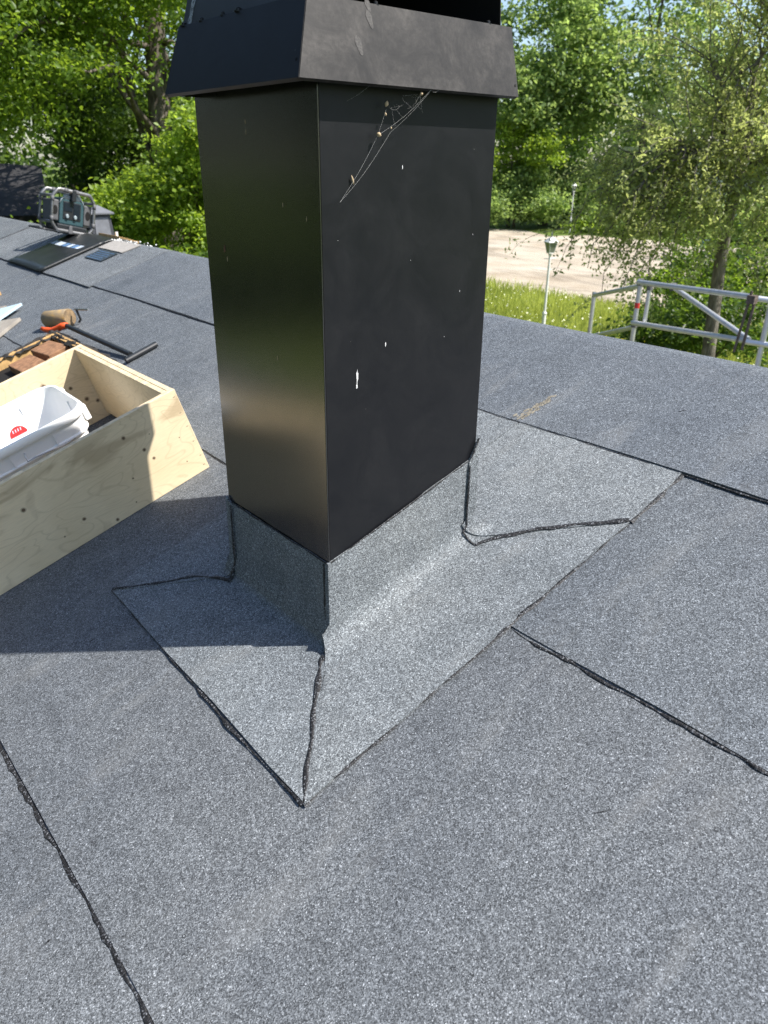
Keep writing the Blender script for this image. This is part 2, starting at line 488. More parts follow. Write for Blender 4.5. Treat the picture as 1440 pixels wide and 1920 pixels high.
def bead(pts, wid, parent, seed, hgt=.45, wav=.002, lump=.6, name='seam_sealant', normal=None, rough_step=5, step=.006, mat=None):
    """squeezed-out bitumen along a seam: a lumpy flattened bead on the surface"""
    rng = np.random.default_rng(seed)
    P = resample(pts, step); n = len(P)
    wl = np.abs(1 + noise1(n, rough_step, rng, lump) + noise1(n, rough_step * 7, rng, lump * .8)); wl = np.clip(wl, .18, 3) * wid / 2
    sh = noise1(n, rough_step * 2, rng, wav) + noise1(n, rough_step * 12, rng, wav * 1.5)
    sa = 1 + noise1(n, rough_step, rng, .35); sb_ = 1 + noise1(n, rough_step * .8, rng, .35)
    K = 6; vs = []; fs = []
    for i in range(n):
        t = P[min(i + 1, n - 1)] - P[max(i - 1, 0)]
        t.normalize()
        nn = normal if normal is not None else Vector((-SS, 0, CS))
        sd = t.cross(nn).normalized(); nn2 = sd.cross(t).normalized()
        for k in range(K + 1):
            a = PI * k / K
            ww = wl[i] * (sa[i] if k < K / 2 else sb_[i])
            vs.append(P[i] + sd * (math.cos(a) * ww + sh[i]) + nn2 * (math.sin(a) * wl[i] * hgt * 1.2 - .0008))
    for i in range(n - 1):
        for k in range(K):
            a = i * (K + 1) + k
            fs.append((a, a + K + 1, a + K + 2, a + 1))
    b = MB(); b.add(vs, fs)
    return b.build(name, mat or M['bitumen'], parent, smooth=True)

S0, S1, S2 = 0.186, 1.075, 1.668
o, e = sheet(UE, S0 + .1, VA, VB, .000, 1, (.97, .98, 1.0))
o1, e1 = sheet(S0, S1 + .1, VA, VB, .004, 2, (.97, .98, 1.0))
bead([R(u - .004, v, .0015) for u, v in e1 if -1.5 < v < 5], .0080, o1, 21, hgt=.28, wav=.004, lump=.55, rough_step=7.5, step=.003)
o2, e2 = sheet(S1, S2 + .1, VA, VB, .008, 3, (.93, .96, 1.0))
bead([R(u - .003, v, .0055) for u, v in e2 if -1.5 < v < .858], .0052, o2, 22, hgt=.45, wav=.003, lump=1.0, rough_step=4)
bead([R(u - .003, v, .0055) for u, v in e2 if 1.83 < v < 6], .005, o2, 23, hgt=.45, lump=.6)
o3, e3 = sheet(S2, RIDGE + .55, VA, 4.76, .0155, 4, (.90, .94, 1.0), both=True)
bead([R(u - .003, v, .0125) for u, v in e3 if -1.5 < v < 4.74], .0052, o3, 24, hgt=.6, lump=.4, wav=.0015)
o4, e4 = sheet(S2 - .03, RIDGE + .55, 4.74, 7.37, .0195, 5, (1.12, 1.14, 1.16), both=True)
bead([R(u - .003, v, .015) for u, v in e4 if v > 5.3], .008, o4, 25, hgt=.6, lump=.3)
o5, e5 = sheet(S2 - .02, RIDGE + .55, 7.34, VB, .0230, 6, (1.02, 1.04, 1.06), both=True)
bead([R(u, 7.343, .026) for u in np.arange(S2, RIDGE + .3, .05)], .010, o5, 26, hgt=.5, lump=.3)
o6, e6 = sheet(-(uF - RIDGE) + RIDGE, RIDGE - .45, VA, VB, .0, 7, (.95, .97, 1))   # far slope, mirrored below
mm = Matrix.Translation((2 * RIDGE, 0, 0)) @ Matrix.Scale(-1, 4, (1, 0, 0))
o6.data.transform(mm); o6.data.flip_normals()
# chalk scuff on the ridge sheet
t = NT('chalk_scuff'); v = t.coord()
t.set(Base_Color=t.ramp(t.noise(v, 420, 2), [(0.35, (.10, .10, .10)), (0.6, (.34, .30, .22))]), Roughness=.9)
b = MB(); rng = np.random.default_rng(9)
for k in range(70):
    s_ = k / 69; u, vv = 1.682 + .125 * s_ + rng.normal(0, .006), 1.372 - .012 * s_ + rng.normal(0, .009 * (1.1 - .6 * s_))
    r_ = rng.uniform(.002, .006) ; a0 = rng.uniform(0, 6)
    b.add([R(u + r_ * math.cos(a0 + a) * 1.6, vv + r_ * math.sin(a0 + a), .0162) for a in (0, 1.3, 2.5, 3.6, 5)], [(0, 1, 2, 3, 4)])
sc_ = b.build('chalk_scuff', t.m, o3); sc_['kind'] = 'stuff'

rg = np.random.default_rng(91)
b = MB()
for k in range(46):
    u, v = rg.uniform(-.05, 1.9), rg.uniform(-.9, 3.6)
    if .52 < u < 1.7 and .82 < v < 1.86: continue
    if -.9 < u < 1.1 and 2.05 < v < 3.0: continue
    h = .0006 + (.0 if u < S0 else .004 if u < S1 else .008 if u < S2 else .0155)
    l_, w__, a_ = rg.uniform(.004, .016), rg.uniform(.0008, .0022), rg.uniform(0, PI)
    b.add([R(u + math.cos(a_) * x - math.sin(a_) * y, v + math.sin(a_) * x + math.cos(a_) * y, h + z) for x, y, z in ((-l_, 0, 0), (-l_ * .2, w__, .0006), (l_ * .4, w__ * .7, .0008), (l_, 0, 0), (l_ * .3, -w__, .0004), (-l_ * .5, -w__ * .8, .0005))], [(0, 5, 4, 3, 2, 1)])
o = b.build('bitumen_scuff', M['bitumen'], house); o['kind'] = 'stuff'

# ================================================================== chimney
chim = empty('chimney', (U0 + W2 / 2, V0 + W1 / 2, zroof(U0 + W2 / 2)), 'tall black sheet metal clad chimney with flared skirt on felt flashing', 'chimney')
ZT = EYE + .165
def zb(u): return zroof(u) + FL / 1.0 - .004
TH = .003
def panel(name, a, b_, nrm_, mat, lip0=0.0, lip1=0.0, za=None, zb_=None):
    """flat casing sheet between plan points a and b_, folded lips at its two vertical edges"""
    a, b_, nrm_ = Vector(a), Vector(b_), Vector(nrm_)
    t = (b_ - a).normalized()
    prof = []
    if lip0: prof.append(a - nrm_ * lip0)
    prof += [a + t * .0006 - nrm_ * .0006 if lip0 else a, b_ - t * .0006 - nrm_ * .0006 if lip1 else b_]
    if lip1: prof.append(b_ - nrm_ * lip1)
    b = MB(); vs = []
    for q in prof:
        vs.append(Vector((q.x, q.y, zb(q.x) if za is None else za(q.x)))); vs.append(Vector((q.x, q.y, ZT)))
    for q in prof:
        qq = q - nrm_ * TH
        vs.append(Vector((qq.x, qq.y, zb(q.x)))); vs.append(Vector((qq.x, qq.y, ZT)))
    k = len(prof); fs = []
    for i in range(k - 1):
        fs.append((2*i, 2*i+2, 2*i+3, 2*i+1))
    for i in (0, k - 1):
        fs.append((2*i, 2*i+1, 2*k+2*i+1, 2*k+2*i))
    for i in range(k - 1): fs.append((2*i, 2*k+2*i, 2*k+2*i+2, 2*i+2))
    b.add(vs, fs)
    return b.build(name, mat, chim)
pl = panel('casing_panel', (U0, V1, 0), (U0, V0, 0), (-1, 0, 0), M['black'], lip1=0.0)
pr = panel('casing_panel', (U0 + .0045, V0, 0), (U1, V0, 0), (0, -1, 0), M['blackR'], lip0=.010, lip1=.02)
panel('casing_panel', (U1, V0 + .003, 0), (U1, V1, 0), (1, 0, 0), M['black'])
panel('casing_panel', (U1 - .003, V1, 0), (U0 + .003, V1, 0), (0, 1, 0), M['black'])
b = MB()                                              # folded corner lip of the left panel, showing as a thin line on the front
b.hexa([Vector(q) for q in ((U0 + .0002, V0 - .0012, zb(U0)), (U0 + .0030, V0 - .0012, zb(U0)), (U0 + .0030, V0 + .008, zb(U0)), (U0 + .0002, V0 + .008, zb(U0)),
        (U0 + .0002, V0 - .0012, ZT), (U0 + .0030, V0 - .0012, ZT), (U0 + .0030, V0 + .008, ZT), (U0 + .0002, V0 + .008, ZT))])
b.build('corner_fold', M['black'], chim, bevel=.0006)
b = MB(); b.box((U0 + .006, V0 + .006, zroof(U0) - .02), (U1 - .006, V1 - .006, ZT - .02)); b.build('flue_core', M['inside'], chim)
# skirt of four flared sheets
zb0, zt0 = EYE + .120, EYE + .237
lo = [(.750, 1.106), (1.262, 1.106), (1.262, 1.578), (.750, 1.578)]
hi = [(.789, 1.134), (1.260, 1.134), (1.260, 1.570), (.789, 1.570)]
for i in range(4):
    j = (i + 1) % 4
    a0, b0, a1, b1 = (Vector((*lo[i], zb0)), Vector((*lo[j], zb0)), Vector((*hi[i], zt0)), Vector((*hi[j], zt0)))
    nr = (b0 - a0).cross(a1 - a0).normalized()
    t_ = (b0 - a0).normalized()
    g = .0012
    fr = [a0 + t_ * g, b0 - t_ * g, b1 - t_ * g, a1 + t_ * g]
    bk = [q - nr * .0022 for q in fr]
    lip = [fr[0] - nr * .010 - Vector((0, 0, .001)), fr[1] - nr * .010 - Vector((0, 0, .001))]
    b = MB(); b.add(fr + bk + lip, [(0,1,2,3), (7,6,5,4), (1,0,8,9), (1,5,6,2), (0,3,7,4), (3,2,6,7), (8,4,5,9)])
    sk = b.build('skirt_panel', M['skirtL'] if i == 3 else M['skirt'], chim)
    for s_, zz in (((.985, .16),) if i == 0 else ((.04, .22),) if i == 3 else ()):
        if i == 3: s_ = .975
        q = a0.lerp(b0, s_).lerp(a1.lerp(b1, s_), zz)
        Mq = Matrix.Translation(q + nr * .0004) @ nr.to_track_quat('Z', 'Y').to_matrix().to_4x4()
        b = MB(); b.lathe([(.0026, -.0005), (.0026, .0001)], Mq, 10); b.build('rivet_hole', M['hole'], sk)
    if i == 0:                                        # greasy finger marks wiped through the dust
        t = NT('finger_mark'); t.set(Base_Color=t.ramp(t.noise(t.coord(), 300, 3), [(0.3, (.035, .033, .032)), (0.7, (.085, .08, .075))]), Roughness=.75)
        for (fs_, fz, ang, rx, ry) in ((.225, .46, .25, .006, .015), (.265, .80, .28, .0055, .014), (.255, 1.0, .3, .005, .010)):
            q = a0.lerp(b0, fs_).lerp(a1.lerp(b1, fs_), min(fz, .97)) + nr * .0005
            ux = t_; uy = nr.cross(t_)
            r1 = ux * math.cos(ang) + uy * math.sin(ang); r2 = uy * math.cos(ang) - ux * math.sin(ang)
            b = MB(); b.add([q + r1 * rx * math.cos(a) * (1 + .2 * math.sin(3 * a)) + r2 * ry * math.sin(a) for a in np.linspace(0, 2 * PI, 18)[:-1]], [tuple(range(17))])
            b.build('finger_mark', t.m, sk)
b = MB(); b.add([(*hi[k], zt0 - .0005) for k in range(4)] + [(hi[k][0] + (.018 if k in (0, 3) else -.018), hi[k][1] + (.018 if k in (0, 1) else -.018), zt0 - .0005) for k in range(4)],
      [(0,1,5,4), (1,2,6,5), (2,3,7,6), (3,0,4,7)])
b.build('skirt_flange', M['black'], chim)
# soffit closing the skirt underneath, above the casing
b = MB(); b.add([(lo[0][0]+.026, lo[0][1]+.026, zb0 + .030), (lo[1][0]-.012, lo[1][1]+.026, zb0 + .030), (lo[2][0]-.012, lo[2][1]-.012, zb0 + .030), (lo[3][0]+.026, lo[3][1]-.012, zb0 + .030)], [(0,3,2,1)])
b.build('skirt_soffit', M['inside'], chim)
# hood: sloping side sheets, open toward the front, flat lid on top
hb = [(.797, 1.150), (1.246, 1.150), (1.246, 1.568), (.797, 1.568)]
ht = [(.845, 1.150), (1.226, 1.150), (1.226, 1.52), (.845, 1.52)]
zh0, zh1 = zt0 + .0005, zt0 + .22
t = NT('hood_steel'); v = t.coord()
t.set(Base_Color=t.ramp(t.noise(v, 5, 3), [(0.3, (.018, .020, .025)), (.7, (.026, .029, .036))]), Roughness=.28, Specular_IOR_Level=.65)
M['hood'] = t.m
def slab(pts, nr, th):
    b = MB(); b.add(list(pts) + [q - nr * th for q in pts], [(0,1,2,3), (7,6,5,4), (0,4,5,1), (1,5,6,2), (2,6,7,3), (3,7,4,0)]); return b
for i in (1, 2, 3):
    j = (i + 1) % 4
    P4 = [Vector((*hb[i], zh0)), Vector((*hb[j], zh0)), Vector((*ht[j], zh1)), Vector((*ht[i], zh1))]
    nr = (P4[1] - P4[0]).cross(P4[3] - P4[0]).normalized()
    hp = slab(P4, nr, .002).build('hood_panel', M['hood'] if i == 3 else M['inside'], chim)
    if i == 3:                                        # pale sealant smear along the far edge of the sheet
        b = MB(); rg = np.random.default_rng(3); L_ = []; R2_ = []
        for k in range(30):
            s_ = k / 29
            q = P4[0].lerp(P4[3], s_); tt = (P4[1] - P4[0]).normalized()
            q = q + tt * (.028 + .012 * s_) + nr * .0006
            L_.append(q - tt * (.006 + rg.uniform(0, .004))); R2_.append(q + tt * (.006 + rg.uniform(0, .004)))
        b.add(L_ + R2_, [(k, k + 1, 31 + k, 30 + k) for k in range(29)])
        t = NT('pale_sealant'); t.set(Base_Color=t.ramp(t.noise(t.coord(), 150, 4, .8), [(0.4, (.05, .055, .065)), (0.6, (.42, .44, .47))]), Roughness=.6)
        b.build('sealant_smear', t.m, hp)
b = MB(); b.box((ht[0][0] - .06, ht[0][1] - .06, zh1), (ht[2][0] + .06, ht[2][1] + .06, zh1 + .02)); b.build('hood_lid', M['hood'], chim, bevel=.003)
for (uu, vv, rr) in ((.792, 1.345, .005), (.792, 1.40, .0035), (.792, 1.48, .0035), (.792, 1.552, .005), (.93, 1.140, .004), (1.20, 1.140, .004)):
    b = MB(); b.lathe([(rr * 1.7, 0), (rr * 1.7, .0015), (rr, .0018), (rr * .95, .0055), (rr * .5, .0068)], Matrix.Translation((uu, vv, zt0 - .001)), 10)
    b.build('bolt', M['screw'], chim)

# ---- felt flashing: four pieces, each turned up against the casing
RC_ = .042
def flash(inner0, inner1, outer0, outer1, out_dir, hh, seed, tint, lift, n=24, rc=.042):
    """bent felt: along inner0-inner1 it stands hh up the casing, coves out and runs to outer0-outer1 on the roof"""
    rng = np.random.default_rng(seed)
    od = Vector((*out_dir, 0))
    prof = []
    prof += [('w', .0035, 1.0), ('w', .0040, .75), ('w', .0042, .5), ('w', .0045, .32)]
    for k in range(6):
        a = PI / 2 * k / 5
        prof.append(('c', .0045 + rc * (1 - math.cos(a)), rc * (1 - math.sin(a))))
    for k in (.12, .3, .5, .7, .85, 1.0): prof.append(('f', k, 0))
    wob = noise1(n + 1, 3, rng, .003); hw = noise1(n + 1, 2, rng, .0025)
    vs = []
    for i in range(n + 1):
        s = i / n
        qi = Vector((inner0[0] + (inner1[0] - inner0[0]) * s, inner0[1] + (inner1[1] - inner0[1]) * s, 0))
        qo = Vector((outer0[0] + (outer1[0] - outer0[0]) * s, outer0[1] + (outer1[1] - outer0[1]) * s, 0))
        D = max(1e-3, (qo - qi).dot(od))
        h_ = hh(s) if callable(hh) else hh
        for kind, d, f in prof:
            if kind == 'w':
                q = qi + od * d; z = zroof(qi.x) + (h_ + hw[i] * (f == 1.0)) * f if f == 1.0 else zroof(qi.x) + h_ * f
                vs.append(Vector((q.x, q.y, z)))
            elif kind == 'c':
                fr = (d) / D
                q = qi.lerp(qo, min(1, fr))
                vs.append(R(q.x, q.y, lift + f))
            else:
                fr = (.0045 + rc) / D; fr = fr + (1 - fr) * d
                q = qi.lerp(qo, fr)
                if d == 1.0: q = q + od * wob[i]
                vs.append(R(q.x, q.y, lift))
    K = len(prof); fs = []
    for i in range(n):
        for k in range(K - 1):
            a = i * K + k
            fs.append((a, a + 1, a + K + 1, a + K))
    # thickness at the outer rim and at both ends
    N = len(vs)
    for i in range(n + 1): q = vs[i * K + K - 1]; vs.append(Vector((q.x + SS * .004, q.y, q.z - CS * .004)))
    for i in range(n): fs.append((i * K + K - 1, N + i, N + i + 1, (i + 1) * K + K - 1))
    for e_, base in ((0, 0), (1, n * K)):
        N = len(vs)
        for k in range(K):
            q = vs[base + k]; off = -od * .003 if k < 4 else Vector((SS * .004, 0, -CS * .004))
            vs.append(q + off)
        for k in range(K - 1): fs.append((base + k, N + k, N + k + 1, base + k + 1))
    N = len(vs)
    for i in range(n + 1): vs.append(vs[i * K] - od * .006)
    for i in range(n): fs.append((i * K, i * K + K, N + i + 1, N + i))
    # wind outward whatever direction the strip runs
    a = vs[0]; q1 = vs[1]; q2 = vs[K]
    if (q1 - a).cross(q2 - a).dot(od) < 0: fs = [tuple(reversed(f)) for f in fs]
    b = MB(); b.add(vs, fs)
    me = b.mesh('flashing_sheet'); me.polygons.foreach_set('use_smooth', [True] * len(me.polygons))
    o = link('flashing_sheet', me, M['felt'], chim); o.color = (*tint, 1)
    md = o.modifiers.new('edge', 'EDGE_SPLIT'); md.split_angle = math.radians(50)
    return o
def flatpiece(pts, lift, tint, name='flashing_sheet', wob=.002, seed=0, mat=None, parent=None, thick=.005):
    rng = np.random.default_rng(seed)
    P = resample([Vector((u, v, 0)) for u, v in pts + pts[:1]], .02)[:-1]
    n = len(P)
    P = [q + Vector((a, c, 0)) for q, a, c in zip(P, noise1(n, 3, rng, wob), noise1(n, 3, rng, wob))]
    top = [R(q.x, q.y, lift) for q in P]; bot = [R(q.x, q.y, lift - thick) for q in P]
    b = MB(); b.add(top + bot, [tuple(range(n))] + [(i, n + i, n + (i + 1) % n, (i + 1) % n) for i in range(n)])
    bm = bmesh.new(); me = b.mesh(name); bm.from_mesh(me); bmesh.ops.recalc_face_normals(bm, faces=bm.faces); bm.to_mesh(me); bm.free()
    o = link(name, me, mat or M['felt'], parent or chim); o.color = (*tint, 1)
    return o
TF = (1.38, 1.40, 1.39)
fR = flash((U0 - .004, V0), (1.219, V0), (.547, .866), (1.463, .843), (0, -1), FL, 31, TF, .0115)
fLe = flash((U0, V0 - .0035), (U0, 1.548), (.547, .872), (.567, 1.806), (-1, 0), FL, 32, (1.30, 1.33, 1.34), .0115, rc=.022)
fBR = flash((1.214, V0 - .0035), (U1 + .004, V0 - .0035), (1.463, .841), (1.675, .843), (0, -1), lambda s: FL * (.98 + .22 * s), 33, (1.36, 1.38, 1.37), .0138, n=8)
fBL = flash((U0 - .0035, 1.541), (U0 - .0035, V1 + .004), (.567, 1.80), (.66, 1.822), (-1, 0), lambda s: FL * (.99 + .06 * s), 34, (1.26, 1.29, 1.3), .0138, n=8, rc=.022)
g1 = flatpiece([(U1 + .002, V0 - .004), (1.675, .844), (1.69, 1.36), (U1 + .002, 1.36)], .0130, TF, seed=5)
g2 = flatpiece([(.66, 1.8215), (U0 - .004, V1 + .002), (U1 + .002, V1 + .002), (U1 + .002, 1.362), (1.69, 1.362), (1.69, 1.825)], .0132, (1.25, 1.28, 1.29), seed=6)
for (ia, ib, oa, ob, od) in (((U1, V0 - .003), (U1, V1), (U1 + .06, V0 - .003), (U1 + .06, V1), (1, 0)), ((U1, V1), (U0, V1), (U1, V1 + .06), (U0, V1 + .06), (0, 1))):
    flash(ia, ib, oa, ob, od, FL, 35, TF, .0150, n=8)
# bitumen in the flashing seams
bead([R(.800, 1.132, .013)] + [R(u, v, .0125) for u, v in ((.762, 1.118), (.70, 1.045), (.62, .955), (.55, .874))], .0062, fR, 41, hgt=.4, lump=.9, wav=.003)
bead([R(u, v, .0085) for u, v in ((.567, 1.812), (.556, 1.45), (.546, 1.143), (.546, .868))], .0066, fLe, 42, hgt=.45, lump=.8, wav=.0015)
bead([R(u, v, .0085) for u, v in ((.546, .866), (.66, .866), (.763, .863))], .0062, fR, 43, hgt=.4, lump=.9)
bead([R(u, v, .0100) for u, v in ((.763, .863), (.938, .856), (1.069, .853), (1.242, .848), (1.463, .841))], .006, fR, 44, hgt=.4, lump=.8)
def cove(u, v, od, lift, h0, RC_=.042):
    """points down the upstand and round the cove at plan point u, v"""
    out = []
    for d, h in ((.0055, h0), (.0058, .15), (.0062, .10), (.0068, .05)): out.append(Vector((u + od[0] * d, v + od[1] * d, zroof(u) + h)))
    for a in (.25, .5, .75, 1.0):
        a *= PI / 2
        out.append(R(u + od[0] * (.006 + RC_ * (1 - math.cos(a))), v + od[1] * (.006 + RC_ * (1 - math.cos(a))), lift + RC_ * (1 - math.sin(a))))
    return out
nR = Vector((-SS * .5, -.7, .8)).normalized(); nL = Vector((-.8, 0, .6)).normalized()
bead(cove(1.2135, V0 - .0035, (0, -1), .0125, .205), .0060, fBR, 48, hgt=.5, lump=.3, normal=nR, wav=.0008)
bead([R(u, v, .0142) for u, v in ((1.2135, 1.0887), (1.235, 1.078), (1.265, 1.058), (1.337, .995), (1.407, .912), (1.463, .843))], .0078, fBR, 45, hgt=.45, lump=.8)
bead([R(u, v, .0095) for u, v in ((1.463, .841), (1.553, .839), (1.668, .841))], .011, fBR, 46, hgt=.4, lump=.8)
bead(cove(U0 - .0035, 1.5415, (-1, 0), .0142, .212, .022), .0085, fBL, 49, hgt=.5, lump=.3, normal=nL, wav=.0008)
bead([R(u, v, .0145) for u, v in ((U0 - .031, 1.5415), (.765, 1.575), (.735, 1.635), (.655, 1.712), (.567, 1.806))], .0078, fBL, 47, hgt=.5, lump=.5)
bead([Vector((U0 - .0045, V0 + .012, zroof(U0) + h)) for h in (.21, .15, .09, .045)], .0062, fR, 50, hgt=.5, lump=.5, normal=Vector((-1, 0, 0)), wav=.001)
bead([Vector((u, V0 - .0035, zroof(u) + FL)) for u in (U0 + .004, 1.0, 1.215)], .0032, fR, 51, hgt=.5, lump=.6, normal=Vector((0, -1, 0)), wav=.0006)
bead([Vector((U0 - .0035, v, zroof(U0) + FL)) for v in (V0, 1.3, 1.545)], .0045, fLe, 52, hgt=.5, lump=.5, normal=Vector((-1, 0, 0)), wav=.0008)
bead([Vector((u, V0 - .0065, zroof(u) + FL * f)) for u, f in ((1.214, .98), (1.244, 1.2))], .005, fBR, 53, hgt=.5, lump=.5, normal=Vector((0, -1, 0)), wav=.0008)

# ---- dirt on the casing: bird dropping, flecks, husks
def fleck(name, c, uvec, vvec, nrm_, rx, ry, seed, mat, parent, irr=.35):
    rng = np.random.default_rng(seed)
    k = 14
    b = MB(); c = Vector(c)
    rr = [1 + rng.uniform(-irr, irr) for _ in range(k)]
    ring = [c + uvec * rx * rr[i] * math.cos(2*PI*i/k) + vvec * ry * rr[i] * math.sin(2*PI*i/k) for i in range(k)]
    b.add(ring + [c + nrm_ * min(rx, ry) * .35], [(i, (i + 1) % k, k) for i in range(k)])
    return b.build(name, mat, parent, smooth=True)
X, Y, Z = Vector((1,0,0)), Vector((0,1,0)), Vector((0,0,1))
yF = V0 - .0005
fleck('bird_dropping', (.8868, yF, EYE - .378), X, Z, -Y, .0022, .011, 1, M['dropping'], pr)
fleck('bird_dropping', (.8855, yF, EYE - .3985), X, Z, -Y, .0022, .0045, 2, M['dropping'], pr)
fleck('bird_dropping', (.8862, yF, EYE - .389), X, Z, -Y, .0009, .008, 3, M['dropping'], pr)
fleck('bird_dropping', (.9585, yF, EYE - .325), X, Z, -Y, .0011, .0045, 4, M['dropping'], pr)
for k, (u, z, r1, r2) in enumerate(((.995, EYE - .005, .0007, .0035), (1.16, EYE - .24, .0005, .002), (.845, EYE - .125, .0004, .0007), (1.02, EYE - .17, .0006, .0006), (1.19, EYE - .13, .0004, .0012), (1.12, EYE - .33, .0006, .0008))):
    fleck('bird_dropping', (u, yF, z), X, Z, -Y, r1, r2, 10 + k, M['dropping'], pr)
xF = U0 - .0005
fleck('insect_husk', (xF, 1.487, EYE - .165), Y, Z, -X, .0045, .0065, 30, M['husk_dark'], pl, .5)
fleck('insect_husk', (xF, 1.478, EYE - .184), Y, Z, -X, .0012, .005, 31, M['husk'], pl, .3)
for k, (v_, z) in enumerate(((1.371, EYE + .068), (1.370, EYE + .052), (1.255, EYE - .07), (1.18, EYE - .09), (1.30, EYE - .36))):
    fleck('insect_husk', (xF, v_, z), Y, Z, -X, .0009, .004, 40 + k, M['husk'], pl, .3)
# cobweb hung between the skirt and the front casing
web = empty('cobweb', (.95, V0 - .02, EYE + .05), 'torn cobweb with dried husks strung under the chimney skirt', 'cobweb')
b = MB(); rw = random.Random(5)
yW = V0 - .012
def th(p, q, r=.00032, sag=.004):
    r *= .5
    p, q = Vector(p), Vector(q)
    pts = [p.lerp(q, i / 8) - Z * sag * math.sin(PI * i / 8) for i in range(9)]
    b.tube(pts, r, 4, cap=False)
A = Vector((1.035, 1.108, EYE + .122)); Bc = Vector((.945, yW, EYE + .085)); Cc = Vector((.927, yW, EYE + .045)); Dc = Vector((.850, yF - .001, EYE - .062))
th(A, Cc, .00022, .006); th(Bc, Cc, .0002, 0); th(Cc, Dc, .00026, .005); th(A, (.955, yW, EYE + .05), .0002, .004); th((.955, yW, EYE + .05), Dc, .00024, .007)
th((1.05, 1.108, EYE + .12), A - Z * .006, .0002, .002); th((.90, 1.108, EYE + .122), (.868, yF - .001, EYE + .095), .00014, .002)
for k in range(14):
    s_ = rw.uniform(0, .9); p_ = Bc.lerp(A, s_) ; th(p_ + Vector((0, rw.uniform(-.004, .004), rw.uniform(-.006, .002))), p_ + Vector((rw.uniform(-.03, .025), rw.uniform(-.004, .004), rw.uniform(-.03, .004))), .00009, rw.uniform(0, .005))
b.build('thread', M['web'], web)
for k, (q, r1, r2) in enumerate(((Vector((.946, yW, EYE + .094)), .0036, .005), (Vector((.944, yW, EYE + .078)), .002, .003), (Vector((.929, yW, EYE + .046)), .0048, .004), (Vector((1.012, 1.112, EYE + .112)), .003, .003), (Vector((.877, yF - .003, EYE - .026)), .002, .008), (Vector((.957, yW, EYE + .057)), .0015, .002))):
    b = MB(); rr = random.Random(k)
    b.lathe([(.1 * r1, -r2), (r1 * .8, -r2 * .5), (r1, 0), (r1 * .6, r2 * .6), (.1 * r1, r2)], Matrix.Translation(q) @ Matrix.Rotation(rr.uniform(-.6, .6), 4, 'Y'), 8)
    b.build('husk', M['husk'], web, smooth=True)

# ================================================================== plywood box standing square to the roof
BX1, BV0, BV1, BH, PT = 1.032, 2.112, 2.905, .292, .018
BL = 1.85
boxm = Matrix.Translation(R(BX1, BV0, .005)) @ ROOFROT.to_4x4()
box = empty('plywood_box', R(BX1, BV0, .005), 'open knotty plywood box with a white bucket standing inside', 'box', rot=ROOFROT)
def board(name, lo_, hi_, mats, off=(0,0,0), swap=False, bevel=.0012):
    b = MB(); lo_, hi_ = Vector(lo_), Vector(hi_)
    x0, y0, z0 = lo_; x1, y1, z1 = hi_
    vs = [(x0,y0,z0),(x1,y0,z0),(x1,y1,z0),(x0,y1,z0),(x0,y0,z1),(x1,y0,z1),(x1,y1,z1),(x0,y1,z1)]
    fs = [(0,3,2,1),(4,5,6,7),(0,1,5,4),(1,2,6,5),(2,3,7,6),(3,0,4,7)]
    b.add(vs, fs)
    big = (2, 4) if not swap else (3, 5)
    b.mi = [0 if i in big else 1 for i in range(6)]
    me = b.mesh(name)
    o = bpy.data.objects.new(name, me); COL.objects.link(o)
    for q in mats: me.materials.append(q)
    o.parent = box
    if swap:
        pass
    md = o.modifiers.new('bevel', 'BEVEL'); md.width = bevel; md.segments = 1
    return o
kn_front = [(-.205, .234, .0048), (-.165, .168, .0046), (-.150, .128, .0042), (-.545, .193, .0056), (-.418, .072, .0048), (-.335, .012, .0044), (-.235, .105, .0025), (-.05, .145, .0018), (-.13, .205, .0014), (-.26, .03, .002), (-.49, .055, .0022), (-.06, .06, .002), (-.70, .12, .008), (-.85, .2, .008)]
kn_back = [(-.20, .215, .009), (-.115, .165, .006), (-.08, .10, .007), (-.14, .05, .007), (-.045, .075, .006), (-.5, .2, .008), (-.35, .1, .006)]
pf, pb_, pe = plywood('plywood_front', kn_front, True), plywood('plywood_back', kn_back), plywood('plywood_end', ())
board('side_board', (-BL, 0, 0), (0, PT, BH), [pf, M['ply_edge']])
board('side_board', (-BL, BV1 - BV0 - PT, 0), (0, BV1 - BV0, BH), [pb_, M['ply_edge']])
board('end_board', (-PT, PT + .0005, 0), (-.0004, BV1 - BV0 - PT - .0005, BH - .001), [pe, M['ply_edge']], swap=True)
board('end_board', (-BL + .0004, PT + .0005, 0), (-BL + PT, BV1 - BV0 - PT - .0005, BH - .001), [pe, M['ply_edge']], swap=True)
board('end_board', (-PT * 2 + .0006, PT + .0005, 0.02), (-PT - .0001, BV1 - BV0 - PT - .0005, BH - .002), [pe, M['ply_edge']], swap=True)
# pencilled staple marks along the end of the front board
for k, z in enumerate((.27, .215, .165, .11, .055, .02)):
    x = -.010 - (k % 2) * .002
    b = MB(); b.box((x - .0045, -.0006, z - .0006), (x + .0015, .0005, z + .0006))
    o = b.build('staple', M['rust'], None); o.parent = box
# splintered top edge on the front board
b = MB(); rg = np.random.default_rng(8)
for k in range(60):
    x = -.10 - rg.random() * .55; l_ = rg.uniform(.004, .016)
    b.add([(x, -.0004, BH - .001), (x + l_, -.0008, BH - .001), (x + l_ * .6, -.0008, BH - rg.uniform(.002, .006))], [(0, 2, 1)])
o = b.build('splinter', M['ply_edge'], None); o.parent = box; o['kind'] = 'stuff'

